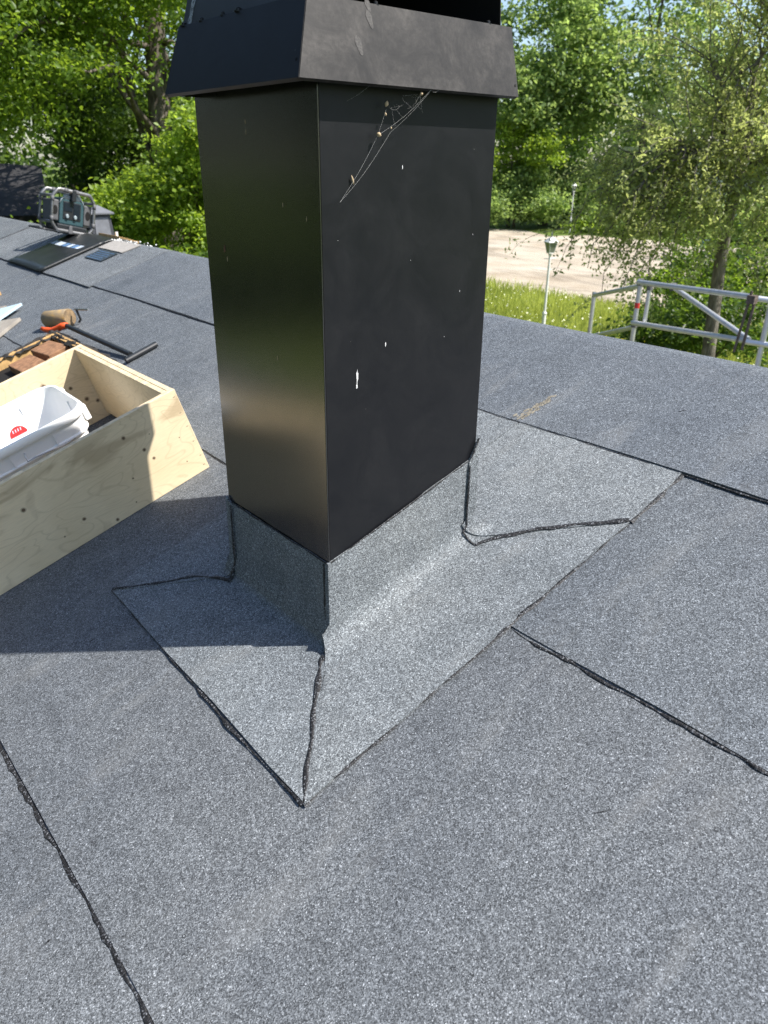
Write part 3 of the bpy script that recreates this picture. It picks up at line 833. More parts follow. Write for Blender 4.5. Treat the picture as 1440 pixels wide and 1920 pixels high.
# ---- white bucket inside the box
bucket = empty('bucket', R(.632, 2.49, .012), 'white plastic bucket with wire handle inside the plywood box', 'bucket', rot=ROOFROT)
def rrect(hx, hy, r, n=11):
    out = []
    for cx, cy, a0 in ((hx - r, hy - r, 0), (-hx + r, hy - r, PI/2), (-hx + r, -hy + r, PI), (hx - r, -hy + r, 1.5*PI)):
        for k in range(n + 1):
            a = a0 + PI/2 * k / n
            out.append((cx + r * math.cos(a), cy + r * math.sin(a)))
    return out
def loft(rings, close_first=True, close_last=True):
    b = MB(); vs = []; fs = []; n = len(rings[0][0])
    for pts, z in rings: vs += [(x, y, z) for x, y in pts]
    for i in range(len(rings) - 1):
        for k in range(n):
            a, c = i * n + k, i * n + (k + 1) % n
            fs.append((a, c, c + n, a + n))
    if close_first: fs.append(tuple(range(n - 1, -1, -1)))
    if close_last: fs.append(tuple((len(rings) - 1) * n + k for k in range(n)))
    b.add(vs, fs); return b
def child(b, name, mat, parent, smooth=False, bevel=0.0):
    o = b.build(name, mat, None, smooth, bevel); o.parent = parent; return o
RR = lambda e, r: rrect(.205 + e, .165 + e, r)
HB = .290
rings = [(RR(-.030, .05), 0), (RR(-.012, .06), HB - .085), (RR(-.010, .06), HB - .083), (RR(-.002, .066), HB - .080), (RR(-.002, .066), HB - .076), (RR(-.008, .06), HB - .073), (RR(-.004, .065), HB - .028),
         (RR(.006, .07), HB - .026), (RR(.009, .07), HB - .020), (RR(.009, .07), HB - .006), (RR(.006, .07), HB), (RR(-.002, .065), HB), (RR(-.004, .065), HB - .006), (RR(-.008, .062), HB - .05), (RR(-.036, .05), .004)]
bo = child(loft(rings), 'body', M['white_plastic'], bucket, smooth=True)
md = bo.modifiers.new('edge', 'EDGE_SPLIT'); md.split_angle = math.radians(35)
def rib(lo_, hi_):
    b = MB(); b.box(lo_, hi_); child(b, 'rim_rib', M['white_plastic'], bucket)
for x in (-.06, .08):
    rib((x - .0012, -.1655, HB - .076), (x + .0012, -.154, HB - .026)); rib((x - .0012, .154, HB - .076), (x + .0012, .1655, HB - .026))
for y in (0,): rib((.194, y - .0012, HB - .076), (.205, y + .0012, HB - .026))
b = MB(); b.tube([(-.02, -.178, HB - .04), (-.025, -.186, HB - .065), (.0, -.19, HB - .062), (.09, -.182, HB - .075), (.185, -.12, HB - .095), (.222, .0, HB - .10)], .0022, 6)
child(b, 'handle', M['wire'], bucket, smooth=True)
b = MB(); b.tube([(.178, -.10, HB - .05), (.168, -.09, HB - .045), (.150, -.085, HB - .047), (.160, -.10, HB - .053), (.180, -.105, HB - .05)], .0013, 6)
child(b, 'hook_wire', M['wire'], bucket, smooth=True)
for q in ((.205, -.10, HB - .075), (.205, .075, HB - .062)):
    b = MB(); b.box(q, (.223, q[1] + .028, q[2] + .052)); child(b, 'handle_lug', M['white_plastic'], bucket, bevel=.003)
# red printed patch on the inside wall of the bucket
b = MB(); ring = [( .03 * math.cos(a), .03 * math.sin(a)) for a in np.linspace(0, PI, 14)]
def onback(x, z): return (.035 + x, .158 - .028 * (HB - .05 - z) / (HB - .054) - .004, z)
zc_ = HB - .105
b.add([onback(x, zc_ + y) for x, y in ring], [tuple(reversed(range(14)))])
red = child(b, 'red_print', M['red'], bucket)
b = MB()
for k in range(4): b.add([onback(-.017 + k * .009 + dx, zc_ + dz) for dx, dz in ((0, .012), (.003, .012), (.005, .022), (.002, .022))], [(3, 2, 1, 0)])
for v_ in range(len(b.v)): x, y, z = b.v[v_]; b.v[v_] = (x, y - .0006, z)
child(b, 'white_print', M['print_white'], bucket)

# ================================================================== old opening with bricks, offcuts, tools
op = empty('roof_opening', R(1.0, 3.9, .01), 'open roof hole edged with charred felt and raw boards beside the plywood box', 'roof opening', rot=ROOFROT)
def local(o_parent, b, name, mat, bevel=0.0, smooth=False): return child(b, name, mat, o_parent, smooth, bevel)
# local frame: x up the slope, y along the ridge
b = MB(); b.box((-.75, .10, .0), (.20, .135, .055)); local(op, b, 'curb_board', M['raw_wood'], .002)
b = MB(); b.box((.185, -.55, .0), (.215, .099, .055)); local(op, b, 'curb_board', M['raw_wood'], .002)
b = MB(); b.add([(-.75, -.55, .004), (.18, -.55, .004), (.18, .098, .004), (-.75, .098, .004)], [(0,1,2,3)]); local(op, b, 'shaft_dark_sheet', M['hole'])  # black sheet lying on the roof, painted shade for the depth
rg = np.random.default_rng(2)
b = MB(); L1 = []; L2 = []; L3 = []
for k in range(50):
    x = -.75 + k * (.98 / 49); L1.append((x, .175 + rg.uniform(-.012, .012), .008 + .0)); L2.append((x, .12 + rg.uniform(-.006, .006), .060 + rg.uniform(-.004, .006))); L3.append((x, .094 + rg.uniform(-.012, .002), .050 + rg.uniform(-.012, .004)))
b.add(L1 + L2 + L3, [f for k in range(49) for f in ((k, k + 1, 51 + k, 50 + k)[::-1], (50 + k, 51 + k, 101 + k, 100 + k)[::-1])]); local(op, b, 'torn_felt', M['charred'])
b = MB(); L1 = []; L2 = []; L3 = []
for k in range(30):
    y = -.55 + k * (.72 / 29); L1.append((.262 + rg.uniform(-.012, .012), y, .008)); L2.append((.20 + rg.uniform(-.006, .006), y, .060 + rg.uniform(-.004, .006))); L3.append((.176 + rg.uniform(-.008, .006), y, .05 + rg.uniform(-.012, .004)))
b.add(L1 + L2 + L3, [f for k in range(29) for f in ((k, k + 1, 31 + k, 30 + k), (30 + k, 31 + k, 61 + k, 60 + k))]); local(op, b, 'torn_felt', M['charred'])
for (x, y, z, l_, w_, h_, a) in ((.115, -.045, .022, .11, .21, .05, .12), (-.02, -.10, .016, .12, .22, .05, .05), (.10, -.30, .02, .12, .22, .05, -.1)):
    b = MB(); b.box((-l_/2, -w_/2, -h_/2), (l_/2, w_/2, h_/2), Matrix.Translation((x, y, z)) @ Matrix.Rotation(a, 4, 'Z')); local(op, b, 'brick', M['brick'], .005)

def offcut(name, label, pts, h, th_, mat, cat='board'):
    P = [R(u, v, h + th_) for u, v in pts]; Q = [R(u, v, h) for u, v in pts]; n = len(pts)
    b = MB(); b.add(P + Q, [tuple(range(n)), tuple(range(2 * n - 1, n - 1, -1))] + [(i, n + i, n + (i + 1) % n, (i + 1) % n) for i in range(n)])
    bm = bmesh.new(); me = b.mesh(name); bm.from_mesh(me); bmesh.ops.recalc_face_normals(bm, faces=bm.faces); bm.to_mesh(me); bm.free()
    o = link(name, me, mat); md = o.modifiers.new('bevel', 'BEVEL'); md.width = .001; md.segments = 1
    return tag(o, label, cat)
offcut('board_offcut', 'pale blue painted board with a pointed end lying on grey boards', [(1.300, 4.93), (1.13, 5.06), (.60, 5.06), (.60, 4.87), (1.06, 4.77)], .030, .016, M['blue_paint'])
offcut('board_offcut', 'weathered grey board with a pointed end below the pale blue board', [(1.215, 4.71), (1.11, 4.86), (.55, 4.88), (.55, 4.62), (1.0, 4.52)], .010, .018, M['grey_wood'])
offcut('board_offcut', 'weathered grey board half hidden behind the pale blue board', [(1.25, 5.10), (1.19, 5.17), (.55, 5.20), (.55, 5.062), (1.15, 5.062)], .010, .018, M['grey_wood'])
offcut('wood_scrap', 'small pale wood scrap near the left edge above the blue board', [(1.325, 5.49), (1.29, 5.54), (1.16, 5.56), (1.16, 5.47)], .010, .03, M['raw_wood'], 'wood scrap')

# log offcut, T-bar tool, hook
a_, c_ = R(1.262, 4.335, .055), R(1.335, 4.180, .055)
lg = empty('log_offcut', R(1.26, 4.32, .017), 'short round log offcut lying above the orange tool grip', 'log')
t = NT('log_bark'); v = t.coord()
t.set(Base_Color=t.ramp(t.noise(t.coord('Object', (1, 1, 3)), 22, 4), [(0.35, (.24, .19, .13)), (.6, (.36, .25, .12)), (0.8, (.52, .30, .08))]), Roughness=.8)
b = MB(); ax = (c_ - a_); b.tube([a_, a_.lerp(c_, .02), a_.lerp(c_, .98), c_], [.040, .043, .045, .042], 20, cap=False); b.build('bark', t.m, lg, smooth=True)
t = NT('log_end'); t.set(Base_Color=t.ramp(t.noise(t.coord(), 60, 3), [(0.3, (.12, .085, .05)), (0.7, (.27, .18, .09))]), Roughness=.8)
for q, s_ in ((a_ - ax * .004, 1), (c_ + ax * .004, -1)):
    b = MB(); b.tube([q, q + ax * .006 * s_], [.040, .0405], 20); b.build('end_grain', t.m, lg)
tool = empty('bar_tool', R(1.29, 3.6, .017), 'black steel T bar with orange curved grip lying by the log offcut', 'tool')
h0 = R(1.26, 4.02, .074); h1 = R(1.30, 3.335, .026)
b = MB(); b.tube([h0, h0.lerp(h1, .5), h1], .0125, 12); b.build('bar', M['tool_black'], tool, smooth=False)
b = MB(); b.tube([R(1.258, 3.294, .024), R(1.415, 3.306, .024)], .0135, 12); b.build('cross_bar', M['tool_black'], tool)
b = MB(); pts = [R(1.182, 4.165, .068), R(1.192, 4.14, .060), R(1.208, 4.10, .054), R(1.228, 4.06, .062), R(1.248, 4.03, .074), R(1.262, 4.00, .075)]
b.tube(pts, [.010, .014, .016, .0165, .0155, .0145], 12); b.build('grip', M['orange'], tool, smooth=True)
hk = empty('steel_hook', R(1.37, 4.20, .017), 'small bent steel hook standing upright right of the log offcut', 'hook')
b = MB(); b.tube([R(1.36, 4.16, .017), R(1.372, 4.15, .03), R(1.372, 4.14, .085)], .006, 8); b.build('stem', M['tool_black'], hk)
b = MB(); b.tube([R(1.372, 4.16, .085), R(1.40, 4.04, .088)], .0055, 8); b.build('arm', M['wire'], hk)

# ================================================================== things on the far ridge
# black rubber sheet lying over the ridge with a folded edge
mat_o = empty('rubber_sheet', R(1.9, 6.0, .022), 'glossy black rubber sheet with printed label draped by the radio', 'rubber sheet')
us = [1.625, 1.70, 1.80, 1.90, 2.0, 2.08, 2.13, RIDGE - .03, RIDGE + .03, 2.27, 2.40]
b = MB(); vs = []; fs = []
vv_ = [5.60, 5.615, 5.64, 5.70, 5.85, 6.0, 6.15, 6.30, 6.36]
rg = np.random.default_rng(12)
for v in vv_:
    for u in us:
        h = .029 + .004 * math.sin(u * 9 + v * 5) + (.008 if 5.61 < v < 5.66 else .003 if v < 5.61 else 0)
        q = R(u, v + .03 * math.sin(u * 6) * .3, h)
        if abs(u - RIDGE) < .05: q.z -= .004
        vs.append(q)
nu = len(us)
for j in range(len(vv_) - 1):
    for i in range(nu - 1):
        a = j * nu + i; fs.append((a, a + 1, a + nu + 1, a + nu))
b.add(vs, fs)
o = b.build('sheet', M['rubber'], mat_o, smooth=True); md = o.modifiers.new('s', 'SOLIDIFY'); md.thickness = .006; md.offset = -1
b = MB(); b.tube([R(u, 5.595 + .012 * math.sin(u * 7), .033) for u in np.arange(1.62, 2.14, .04)], .011, 8); b.build('folded_edge', M['rubber'], mat_o, smooth=True)
for k, (v0_, v1_, mk) in enumerate(((6.34, 6.26, 'print_white'), (6.24, 6.11, 'print_white'), (6.09, 6.01, 'print_blue'), (5.99, 5.92, 'print_white'), (5.90, 5.82, 'print_blue'), (5.81, 5.74, 'print_white'))):
    b = MB(); b.add([R(u, v, .0300 + .004 * math.sin(u * 9 + v * 5) + .0012) for u, v in ((1.952, v0_), (1.952, v1_), (2.004, v1_), (2.004, v0_))], [(0, 1, 2, 3), (3, 2, 1, 0)][:1]); b.build('label_print', M[mk], mat_o)
pt = empty('printed_patch', R(1.96, 5.3, .024), 'dark printed film patch right of the black rubber sheet', 'film patch')
b = MB(); P = [R(u, v, .0262) for u, v in ((1.893, 5.47), (1.893, 5.16), (2.022, 5.17), (2.028, 5.48))]; b.add(P, [(0, 3, 2, 1)]); b.build('film', M['print_dark'], pt)
for k in range(5):
    u = 1.905 + k * .023
    b = MB(); b.add([R(u + a, v, .0268) for a, v in ((0, 5.45), (0, 5.19 + .03 * (k % 2)), (.004, 5.19 + .03 * (k % 2)), (.004, 5.45))], [(0, 3, 2, 1)]); b.build('print_line', M['print_blue'], pt)
for o in pt.children: o.data.flip_normals()
o = flatpiece([(2.035, 5.56), (2.035, 5.15), (2.165, 5.12), (2.165, 5.56)], .0275, (1, 1, 1), 'bare_board', mat=M['bare'], parent=house, seed=3)
o['label'] = 'bare pale strip along the ridge'
b = MB(); rg = np.random.default_rng(5)
for k in range(40):
    v = rg.uniform(4.95, 5.6); q = R(2.17 + rg.normal(0, .012), v, .03); r_ = rg.uniform(.003, .0075)
    b.lathe([(r_ * .6, -r_ * .6), (r_, 0), (r_ * .5, r_ * .7)], Matrix.Translation(q) @ Matrix.Rotation(rg.uniform(0, 3), 4, 'X'), 5)
o = b.build('mortar_crumbs', M['white_paint']); tag(o, 'pale crumbs of mortar scattered along the ridge', 'crumbs', kind='stuff')

# site radio in a tube roll cage
RC = R(2.09, 6.32, .062)
view = Vector((RC.x, RC.y, 0)).normalized()
ang = math.atan2(view.y, view.x)
rx = Matrix.Rotation(ang - PI / 2 + math.radians(26), 3, 'Z') @ Matrix.Rotation(math.radians(13), 3, 'Y') @ Matrix.Diagonal((.66, .75, .88))   # local -y looks at the camera, turned a little
radio = empty('site_radio', RC, 'teal building site radio in a grey tube roll cage on the ridge', 'radio', rot=rx)
def loop8(y, hx=.25, z0=.0, z1=.33, c=.062):
    return [(-hx + c, y, z0), (hx - c, y, z0), (hx, y, z0 + c), (hx, y, z1 - c), (hx - c, y, z1), (-hx + c, y, z1), (-hx, y, z1 - c), (-hx, y, z0 + c)]
def smoothloop(L, r=.02):
    out = []
    n = len(L)
    for i in range(n):
        p0, p1, p2 = Vector(L[i-1]), Vector(L[i]), Vector(L[(i+1) % n])
        a = p1 + (p0 - p1).normalized() * r; c = p1 + (p2 - p1).normalized() * r
        out += [a, (a + c) / 4 + p1 / 2, c]
    return out + [out[0], out[1]]
for y in (-.13, .13):
    b = MB(); b.tube(smoothloop(loop8(y)), .0165, 10, cap=False); child(b, 'cage_loop', M['cage'], radio, smooth=True)
for x, z in ((-.25, .27), (.25, .27), (-.25, .06), (.25, .06)):
    b = MB(); b.tube([(x, -.13, z), (x, .13, z)], .013, 8); child(b, 'cage_bar', M['cage'], radio, smooth=True)
def sleeve(p, q):
    b = MB(); b.tube([p, q], .0195, 10); child(b, 'joint_sleeve', M['cage_grey'], radio, smooth=True)
for y in (-.13, .13):
    for (x, z) in ((-.25, .085), (.25, .085), (-.25, .245), (.25, .245)): sleeve((x, y, z - .02), (x, y, z + .02))
    for x in (-.10, .02): sleeve((x - .025, y, .33), (x + .025, y, .33))
    sleeve((-.06, y, 0), (.0, y, 0))
b = MB(); b.box((-.145, -.10, .055), (.145, .10, .27)); child(b, 'body', M['teal'], radio, bevel=.012)
b = MB(); b.box((-.105, -.106, .10), (.105, -.0995, .245)); child(b, 'front_panel', M['dark_plastic'], radio, bevel=.004)
b = MB(); b.box((-.095, -.111, .165), (.0, -.1055, .235)); child(b, 'display', M['screen'], radio, bevel=.002)
b = MB(); b.box((.015, -.111, .115), (.09, -.1055, .235)); child(b, 'battery_door', M['screen'], radio, bevel=.002)
for x in (-.06, .035):
    b = MB(); b.lathe([(.019, 0), (.018, .014), (.013, .018)], Matrix.Translation((x, -.108, .125)) @ Matrix.Rotation(PI / 2, 4, 'X'), 14); child(b, 'dial', M['light_metal'], radio)
for s_ in (-1, 1):
    b = MB(); b.box((s_ * .195 - .045, -.095, .075), (s_ * .195 + .045, .09, .245)); g_ = child(b, 'speaker', M['grille'], radio, bevel=.01)
    b = MB(); b.lathe([(.030, 0), (.026, -.004), (.01, -.008)], Matrix.Translation((s_ * .195, -.098, .16)) @ Matrix.Rotation(PI / 2, 4, 'X'), 16)
    for q in range(len(b.v)):
        x, y, z = b.v[q]; b.v[q] = (x, y, .16 + (z - .16) * 1.25)
    c2 = child(b, 'speaker_hole', M['hole'], g_)
for s_ in (-1, 1):
    b = MB(); b.tube([(s_ * .02, -.09, .315), (s_ * .06, -.10, .30), (s_ * .12, -.10, .265), (s_ * .15, -.10, .22)], .007, 8); child(b, 'carry_arc', M['light_metal'], radio, smooth=True)
for q in ((-.10, -.025), (.03, .095)):
    b = MB(); b.box((q[0], -.105, .262), (q[1], -.07, .298)); child(b, 'top_lens', M['light_metal'], radio, bevel=.01)
b = MB(); b.box((-.028, -.15, .25), (.02, -.05, .345)); child(b, 'latch', M['dark_plastic'], radio, bevel=.006)
b = MB(); b.box((-.05, -.15, -.015), (-.01, -.12, .05)); child(b, 'foot_plate', M['cage_grey'], radio, bevel=.004)
b = MB(); b.box((-.18, -.13, .012), (.18, .13, .055)); child(b, 'base_tray', M['dark_plastic'], radio, bevel=.01)
b = MB(); b.tube([(-.26, .1, .0), (-.36, .05, -.005), (-.44, -.02, -.01), (-.38, -.10, -.012), (-.20, -.14, -.012)], .008, 6); child(b, 'power_lead', M['dark_plastic'], radio, smooth=True)

# grey roof vent on the far slope
VC = polar(-19.75, 7.25); zv = zroof(VC.x) + .045
vent = empty('roof_vent', (VC.x, VC.y, zv), 'small grey sheet metal roof vent with pyramid cap behind the radio', 'vent', rot=Matrix.Rotation(-math.radians(6), 3, 'Z'))
b = MB(); b.add([(x, y, z) for x, y, z in ((-.10,-.10,-.11),(.10,-.10,-.11),(.10,.10,-.11),(-.10,.10,-.11),(-.075,-.075,.185),(.075,-.075,.185),(.075,.075,.185),(-.075,.075,.185))], [(0,1,5,4),(1,2,6,5),(2,3,7,6),(3,0,4,7),(4,5,6,7)])
child(b, 'duct', M['vent_dark'], vent)
b = MB()
for nx, ny in ((-1, 0), (0, -1)):
    t_ = Vector((-ny, nx, 0)); q0 = Vector((nx, ny, 0))
    b.add([q0 * .0995 + t_ * .065 + Z * -.03, q0 * .0995 - t_ * .065 + Z * -.03, q0 * .0795 - t_ * .055 + Z * .16, q0 * .0795 + t_ * .055 + Z * .16], [(0, 1, 2, 3)])
child(b, 'face_plate', M['vent_grey'], vent)
b = MB(); b.add([(-.105,-.105,.185),(.105,-.105,.185),(.105,.105,.185),(-.105,.105,.185),(-.105,-.105,.197),(.105,-.105,.197),(.105,.105,.197),(-.105,.105,.197),(0,0,.255)], [(3,2,1,0),(0,1,5,4),(1,2,6,5),(2,3,7,6),(3,0,4,7),(4,5,8),(5,6,8),(6,7,8),(7,4,8)])
child(b, 'cap', M['vent_grey'], vent)
q = polar(-19.9, 6.55); 
o = offcut('wood_wedge', 'pale wooden board end showing between the radio and the grey vent', [(2.235, 6.12), (2.235, 5.72), (2.33, 5.60), (2.38, 6.1)], .02, .025, M['raw_wood'], 'board')
b = MB(); q = polar(-18.75, 6.4); b.tube([(q.x, q.y, zroof(q.x)), (q.x, q.y, zroof(q.x) + .085)], .011, 8)
tag(b.build('pipe_stub', M['white_paint']), 'short white pipe stub right of the grey roof vent', 'pipe')

# ================================================================== scaffold guard rail on the far side
scaf = empty('scaffold', polar(20, 8.6, 0), 'aluminium scaffold guard rail rising beyond the right side of the roof', 'scaffold')
def tube_part(name, p, q, r=.024, mat='aluminium'):
    b = MB(); b.tube([p, q], r, 14); return b.build(name, M[mat], scaf, smooth=False)
def tz(az, d, tan): return polar(az, d, EYE + tan * d)
dA, dB, dC = 9.6, 8.55, 7.55
A0 = polar(15.05, dA); B0 = polar(18.10, dB)
def vert(az, d, t0, t1, name='post', r=.025):
    q = polar(az, d); return tube_part(name, (q.x, q.y, EYE + t0 * d), (q.x, q.y, EYE + t1 * d), r)
vert(15.08, dA, -.41, -.1430); vert(18.12, dB, -.46, -.1275); 
dP3 = 8.50
vert(18.78, dP3, -.1800, -.1330, r=.022)
tube_part('rail', tz(15.08, dA - .01, -.1470), tz(18.12, dB, -.1330), .024)
tube_part('rail', tz(15.08, dA - .01, -.1985), tz(18.12, dB, -.1830), .024)
tube_part('rail', tz(17.95, dB - .05, -.1285), tz(25.3, dC, -.1375), .026)
tube_part('rail', tz(17.95, dB - .05, -.1775), tz(25.6, dC, -.1885), .026)
tube_part('rail', tz(25.35, dC - .02, -.1385), tz(36, dC + .2, -.150), .026)
tube_part('rail', tz(25.5, dC - .02, -.1895), tz(36, dC + .2, -.198), .026)
tube_part('brace', tz(20.3, dB - .28, -.1320), tz(25.75, dC, -.187), .024)
vert(26.6, dC, -.46, -.14)
vert(36, dC + .2, -.46, -.14)
for (az, d, t_) in ((18.12, dB, -.1285), (18.12, dB, -.1790), (18.78, dP3, -.133), (20.3, dB - .28, -.1318)):
    q = tz(az, d, t_); b = MB(); b.tube([q - Z * .035, q + Z * .035], .033, 12); b.build('coupler', M['cage_grey'], scaf)
q = polar(18.12, dB)
b = MB(); b.tube([(q.x, q.y, EYE - .1595 * dB), (q.x, q.y, EYE - .1530 * dB)], .0258, 14, cap=False); b.build('red_sticker', M['red'], scaf)
b = MB()
p0, p1 = tz(25.30, dC - .05, -.131), tz(24.95, dC - .05, -.203); b.tube([p0, p1], .012, 6)
p0, p1 = tz(25.62, dC - .05, -.139), tz(25.42, dC - .05, -.200); b.tube([p0, p1], .013, 6)
q = tz(25.42, dC - .06, -.1405); b.box(q - Vector((.035, .035, .035)), q + Vector((.035, .035, .035)))
b.build('rusty_clamp', M['rust'], scaf)
# walking deck and toe board of the scaffold
b = MB(); pA, pB = polar(18.1, dB + .1), polar(36, dC + .3); dr = (pB - pA).normalized(); sd = Vector((-dr.y, dr.x, 0))
zz = 1.95
b.hexa([Vector((*(pA - sd * .05).xy, zz)), Vector((*(pB - sd * .05).xy, zz)), Vector((*(pB + sd * .55).xy, zz)), Vector((*(pA + sd * .55).xy, zz)), Vector((*(pA - sd * .05).xy, zz + .05)), Vector((*(pB - sd * .05).xy, zz + .05)), Vector((*(pB + sd * .55).xy, zz + .05)), Vector((*(pA + sd * .55).xy, zz + .05))])
b.build('deck', M['grey_wood'], scaf)

# ================================================================== lamp posts
def lamp(az, d, ztop, label):
    q = polar(az, d)
    L = empty('lamp_post', (q.x, q.y, 0), label, 'lamp post', 'white lantern posts along the yard', rot=Matrix.Rotation(-math.radians(20), 3, 'Z'))
    h = ztop - .46
    b = MB(); b.tube([(0,0,0), (0,0,.9), (0,0,.92), (0,0,h)], [.050, .045, .030, .026], 12); child(b, 'post', M['white_paint'], L)
    b = MB(); b.lathe([(.050, .88), (.058, .90), (.050, .93)], Matrix.Identity(4), 12); b.lathe([(.030, h - .05), (.04, h - .03), (.03, h)], Matrix.Identity(4), 12); child(b, 'collar', M['white_paint'], L)
    b = MB(); b.tube([(-.15, 0, h - .11), (.15, 0, h - .11)], .008, 8); child(b, 'ladder_bar', M['white_paint'], L)
    sq = ((-1,-1),(1,-1),(1,1),(-1,1))
    b = MB(); b.add([(r * sx, r * sy, z) for r, z in ((.055, h + .02), (.098, h + .23)) for sx, sy in sq], [(0,1,5,4),(1,2,6,5),(2,3,7,6),(3,0,4,7),(3,2,1,0)])
    child(b, 'glass', M['lampglass'], L)
    for sx, sy in sq:
        b = MB(); b.tube([(.057*sx, .057*sy, h + .015), (.100*sx, .100*sy, h + .235)], .007, 6); child(b, 'frame_bar', M['white_paint'], L)
    b = MB(); b.box((-.06, -.06, h), (.06, .06, h + .02)); child(b, 'lantern_base', M['white_paint'], L)
    b = MB(); b.add([(r * sx, r * sy, z) for r, z in ((.122, h + .232), (.122, h + .245), (.04, h + .33)) for sx, sy in sq], [(0,1,5,4),(1,2,6,5),(2,3,7,6),(3,0,4,7),(4,5,9,8),(5,6,10,9),(6,7,11,10),(7,4,8,11),(3,2,1,0),(8,9,10,11)])
    child(b, 'roof', M['white_paint'], L)
    b = MB(); b.lathe([(.038, h + .33), (.026, h + .345), (.013, h + .37), (.02, h + .40), (.006, h + .46)], Matrix.Identity(4), 10); child(b, 'finial', M['vent_grey'], L)
    return L
t = NT('lantern_glass'); t.set(Base_Color=(.20, .22, .17), Roughness=.15, Specular_IOR_Level=.6); M['lampglass'] = t.m
lamp(11.72, 18.0, EYE - .0735 * 18, 'white lantern post standing in long grass just beyond the roof')
lamp(12.90, 53.0, EYE - .0175 * 53, 'far white lantern post beside the bushes across the gravel')

# ================================================================== foliage helpers
def leaf_mesh(name, cen, size, rng, tone, upbias=.5, aspect=.62):
    """many small folded leaves: two triangles each"""
    n = len(cen)
    nr = rng.normal(0, 1, (n, 3)); nr[:, 2] += upbias * 2; nr /= np.linalg.norm(nr, axis=1)[:, None]
    t = rng.normal(0, 1, (n, 3)); t -= nr * (t * nr).sum(1)[:, None]; t /= np.linalg.norm(t, axis=1)[:, None]
    s = np.cross(nr, t)
    L = (size * rng.uniform(.6, 1.35, n))[:, None]
    fold = (rng.uniform(.0, .28, n))[:, None]
    v = np.stack([cen - t * L * .5, cen + s * L * .5 * aspect + nr * L * fold - t * L * .05, cen + t * L * .5, cen - s * L * .5 * aspect + nr * L * fold - t * L * .05], 1).reshape(-1, 3)
    me = bpy.data.meshes.new(name)
    me.vertices.add(4 * n); me.vertices.foreach_set('co', v.astype(np.float32).ravel())
    idx = np.arange(n)[:, None] * 4 + np.array([[0, 1, 2, 0, 2, 3]])
    me.loops.add(6 * n); me.loops.foreach_set('vertex_index', idx.astype(np.int32).ravel())
    me.polygons.add(2 * n)
    me.polygons.foreach_set('loop_start', (np.arange(2 * n) * 3).astype(np.int32)); me.polygons.foreach_set('loop_total', np.full(2 * n, 3, np.int32))
    me.update(calc_edges=True)
    at = me.attributes.new('tone', 'FLOAT', 'POINT')
    at.data.foreach_set('value', np.repeat(np.clip(tone, 0, 1), 4).astype(np.float32))
    return me
def clumps(blobs, rng, n_cl):
    """blob = (cx,cy,cz, rx,ry,rz, weight): centres of leaf clumps, more of them near the outside"""
    w_ = np.array([q[6] for q in blobs], float); w_ /= w_.sum()
    pick = rng.choice(len(blobs), n_cl, p=w_)
    B = np.array([q[:6] for q in blobs], float)[pick]
    d = rng.normal(0, 1, (n_cl, 3)); d /= np.linalg.norm(d, axis=1)[:, None]
    r = rng.uniform(.12, 1, n_cl) ** .45
    return B[:, :3] + d * r[:, None] * B[:, 3:6]
def leaves_around(cl, per, spread, rng, flat=.55):
    n = len(cl)
    k = rng.poisson(per, n)
    idx = np.repeat(np.arange(n), k)
    sp = np.repeat(rng.uniform(.6, 1.4, n), k)[:, None]
    off = rng.normal(0, 1, (len(idx), 3)) * np.array([1, 1, flat]) * spread * sp
    tone = np.repeat(rng.normal(.5, .24, n), k) + rng.normal(0, .2, len(idx))
    return cl[idx] + off, tone
def limb_pts(p, q, rng, k=5, sag=.12):
    p, q = Vector(p), Vector(q); L = (q - p).length
    out = [p]
    for i in range(1, k):
        s = i / k
        out.append(p.lerp(q, s) + Vector((rng.normal(0, .05), rng.normal(0, .05), rng.normal(0, .04))) * L * .6 + Z * sag * L * math.sin(PI * s))
    return out + [q]
def tree(name, label, base, top, r0, blobs, n_cl, per, spread, size, leaf, seed, bark='bark', cat='tree', group=None, nlimb=12, limb_r=.35, start=.3, upbias=.5, flat=.55, trunk_pts=None, crown_kind=None):
    rng = np.random.default_rng(seed)
    base = Vector(base); top = Vector(top)
    T = empty(name, base, label, cat, group)
    tp = trunk_pts or [base.lerp(top, s) + Vector((rng.normal(0, .04), rng.normal(0, .04), 0)) * (top - base).length * .12 * s for s in np.linspace(0, 1, 7)]
    k = len(tp)
    b = MB(); b.tube(tp, [r0 * (1.25 if i == 0 else 1) * (1 - .8 * i / (k - 1)) for i in range(k)], 10); b.build('trunk', M[bark], T, smooth=True)
    cl = clumps(blobs, rng, n_cl)
    pick = rng.choice(n_cl, min(nlimb, n_cl), replace=False)
    for i in pick:
        s = rng.uniform(start, .92); a = min(int(s * (k - 1)), k - 2)
        p = Vector(tp[a]).lerp(Vector(tp[a + 1]), s * (k - 1) - a)
        q = Vector(cl[i]); L = limb_pts(p, q, rng)
        b = MB(); rr = r0 * limb_r * (1 - s * .55); b.tube(L, [rr * (1 - .85 * j / (len(L) - 1)) for j in range(len(L))], 6, cap=False)
        b.build('limb', M[bark], T, smooth=True)
    cen, tone = leaves_around(cl, per, spread, rng, flat)
    me = leaf_mesh('crown', cen, size, rng, tone, upbias)
    link('crown', me, M[leaf], T)
    return T, cl
def blob(az, d, z, rx, rz, w_=1.0, ry=None):
    q = polar(az, d); return (q.x, q.y, z, rx, ry or rx, rz, w_)

